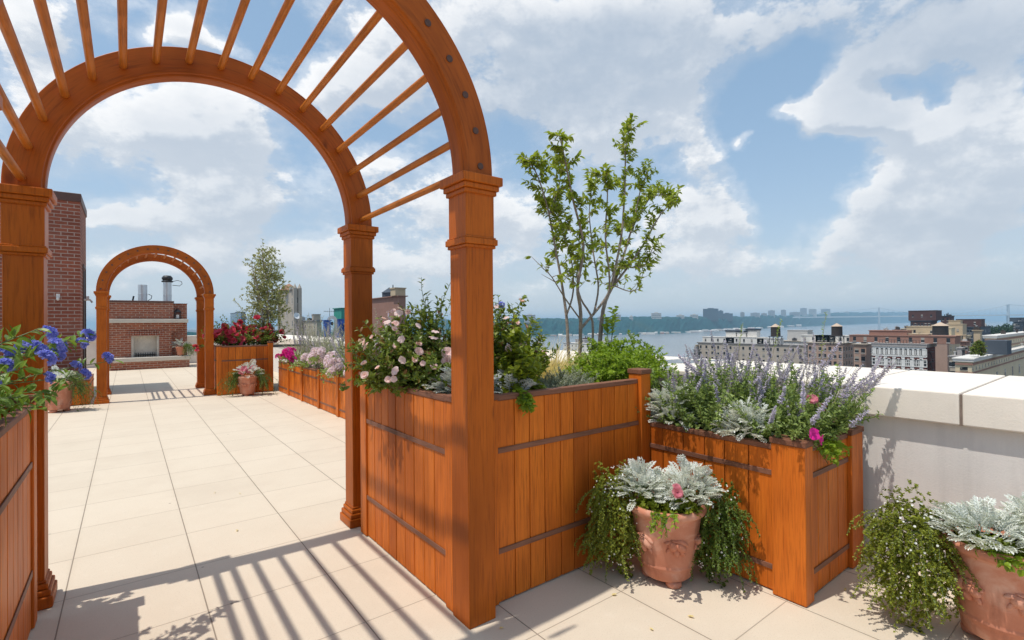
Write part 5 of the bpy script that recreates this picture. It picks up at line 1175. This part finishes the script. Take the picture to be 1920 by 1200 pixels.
# small buildings and piers along the far waterline and on the slope
for i in range(84):
    x = R.choice([R.uniform(1010, 1110), R.uniform(1100, 1290), R.uniform(1290, 1385), R.uniform(1290, 1385), R.uniform(1385, 1530)]); w_, tp_ = shore(x); D = dist_at(x, w_, WZ)*R.uniform(.985, 1.03); p = at_d(x, w_, D); s = D/2500
    L, h, dp = R.uniform(10, 38)*s, R.uniform(3.5, 8)*s, R.uniform(8, 16)*s; a = R.uniform(-.3, .3)+.9; d = V3((math.cos(a), -math.sin(a), 0)); nn = V3((-d.y, d.x, 0)); ps = [p+d*u*L/2+nn*v*dp/2 for u, v in ((-1, -1), (1, -1), (1, 1), (-1, 1))]
    t = thing('riverside_building', 'low pale building on the far river bank', 'building', (p.x, p.y, WZ), 'low buildings on the far river bank')
    b = MB(); b.add([(q.x, q.y, WZ-1) for q in ps]+[(q.x, q.y, WZ+h) for q in ps], [(0,3,2,1), (4,5,6,7), (0,1,5,4), (1,2,6,5), (2,3,7,6), (3,0,4,7)]); b.build('walls', R.choice(['white_render', 'pale_concrete', 'beige_stone', 'rust_brick', 'grey_stone', 'grey_stone', 'beige_stone']), t)
    pm = [(ps[0]+ps[3])/2, (ps[1]+ps[2])/2]; b = MB(); b.add([(q.x, q.y, WZ+h+.1) for q in ps]+[(q.x, q.y, WZ+h*1.35) for q in pm], [(0,1,5,4), (2,3,4,5), (1,2,5), (3,0,4), (3,2,1,0)]); b.build('roof', R.choice(['pale_concrete', 'white_render', 'grey_stone']), t)
# suspension bridge
D1 = 4600; tA = at_d(1648, 577, D1*1.0); tB = at_d(1890, 571, D1*1.02)
br = thing('suspension_bridge', 'faint suspension bridge over the river at the right horizon', 'bridge', (tA.x, tA.y, WZ)); dk = at_d(1800, 591, D1).z; ax = (tB-tA); ax.z = 0; span = ax.length; ax.normalize(); nn = V3((-ax.y, ax.x, 0))
for tp_ in (tA, tB):
    b = MB()
    for s in (-1, 1):
        c = V3((tp_.x, tp_.y, 0))+nn*s*14; b.tube([(c.x, c.y, WZ-2), (c.x, c.y, tp_.z)], [6.5, 4.5], 4)
    for z in (dk-6, dk+(tp_.z-dk)*.5, tp_.z-8):
        ps = [V3((tp_.x, tp_.y, 0))+nn*u+ax*v for u, v in ((-14, -4), (14, -4), (14, 4), (-14, 4))]; b.add([(q.x, q.y, z) for q in ps]+[(q.x, q.y, z+9) for q in ps], [(0,3,2,1), (4,5,6,7), (0,1,5,4), (1,2,6,5), (2,3,7,6), (3,0,4,7)])
    b.build('tower', 'hazed_steel', br)
A0 = tA-ax*560; B0 = tB+ax*560; ps = [A0-nn*16, B0-nn*16, B0+nn*16, A0+nn*16]; b = MB(); b.add([(q.x, q.y, dk-7) for q in ps]+[(q.x, q.y, dk+2) for q in ps], [(0,3,2,1), (4,5,6,7), (0,1,5,4), (1,2,6,5), (2,3,7,6), (3,0,4,7)]); b.build('deck', 'hazed_steel', br)
for s in (-1, 1):
    b = MB(); ca_ = []
    for i in range(25):
        u = i/24; z = dk+12 + (tA.z+(tB.z-tA.z)*u-dk-12)*(2*u-1)**2; ca_.append(tA+ax*span*u+nn*s*14+V3((0, 0, z-tA.z)))
    side1 = [A0+nn*s*14+V3((0, 0, dk-A0.z)), tA+nn*s*14]; side2 = [tB+nn*s*14, B0+nn*s*14+V3((0, 0, dk-B0.z))]
    for seq in (ca_, side1, side2): b.tube(seq, 1.1, 5)
    for q in ca_[1:-1]: b.tube([q, V3((q.x, q.y, dk))], .35, 4)
    b.build('cable', 'hazed_steel', br)
# wooded point on the near bank at the right
for i in range(16):
    x = 1846+5.2*i; D = 640+R.uniform(0, 160); p = at_d(x, 619-R.uniform(0, 5)-i*.35, D); t = thing('bank_tree', 'round green tree on the wooded river point at the right edge', 'tree', (p.x, p.y, GZ), 'trees on the wooded river point')
    b = MB(); H = p.z-GZ; b.tube([(p.x, p.y, GZ), (p.x, p.y, p.z-4)], [.6, .2], 6); b.build('trunk', 'bark', t); b = MB(); r = R.uniform(6, 9)
    for q in range(420):
        o = rdir(); o.z *= 1.1; c = V3((p.x, p.y, p.z-r)) + o*r*R.uniform(.6, 1.02)*(1+.18*math.sin(o.x*7+i)*math.cos(o.y*6)); b.leaf(c, (o+rv(.5)).normalized(), rdir(), 2.0, 1.5)
    b.build('crown', 'far_tree_leaf', t)

# ------------------------------------------------------------------ haze: even air over the whole place
mt = bpy.data.materials.new('haze_air'); mt.use_nodes = True; mt.node_tree.nodes.clear(); k = NT(mt.node_tree)
pv = k.n('ShaderNodeVolumePrincipled', {'Color': (.51, .78, 1.0, 1), 'Density': 1.1e-4, 'Anisotropy': .0}); o = k.n('ShaderNodeOutputMaterial'); k.t.links.new(pv.outputs[0], o.inputs['Volume'])
MATS['haze_air'] = mt
b = MB(); b.box(-31000, 31000, -31000, 31000, WZ-2.2, 160); hzo = b.build('haze', 'haze_air'); hzo['kind'] = 'stuff'
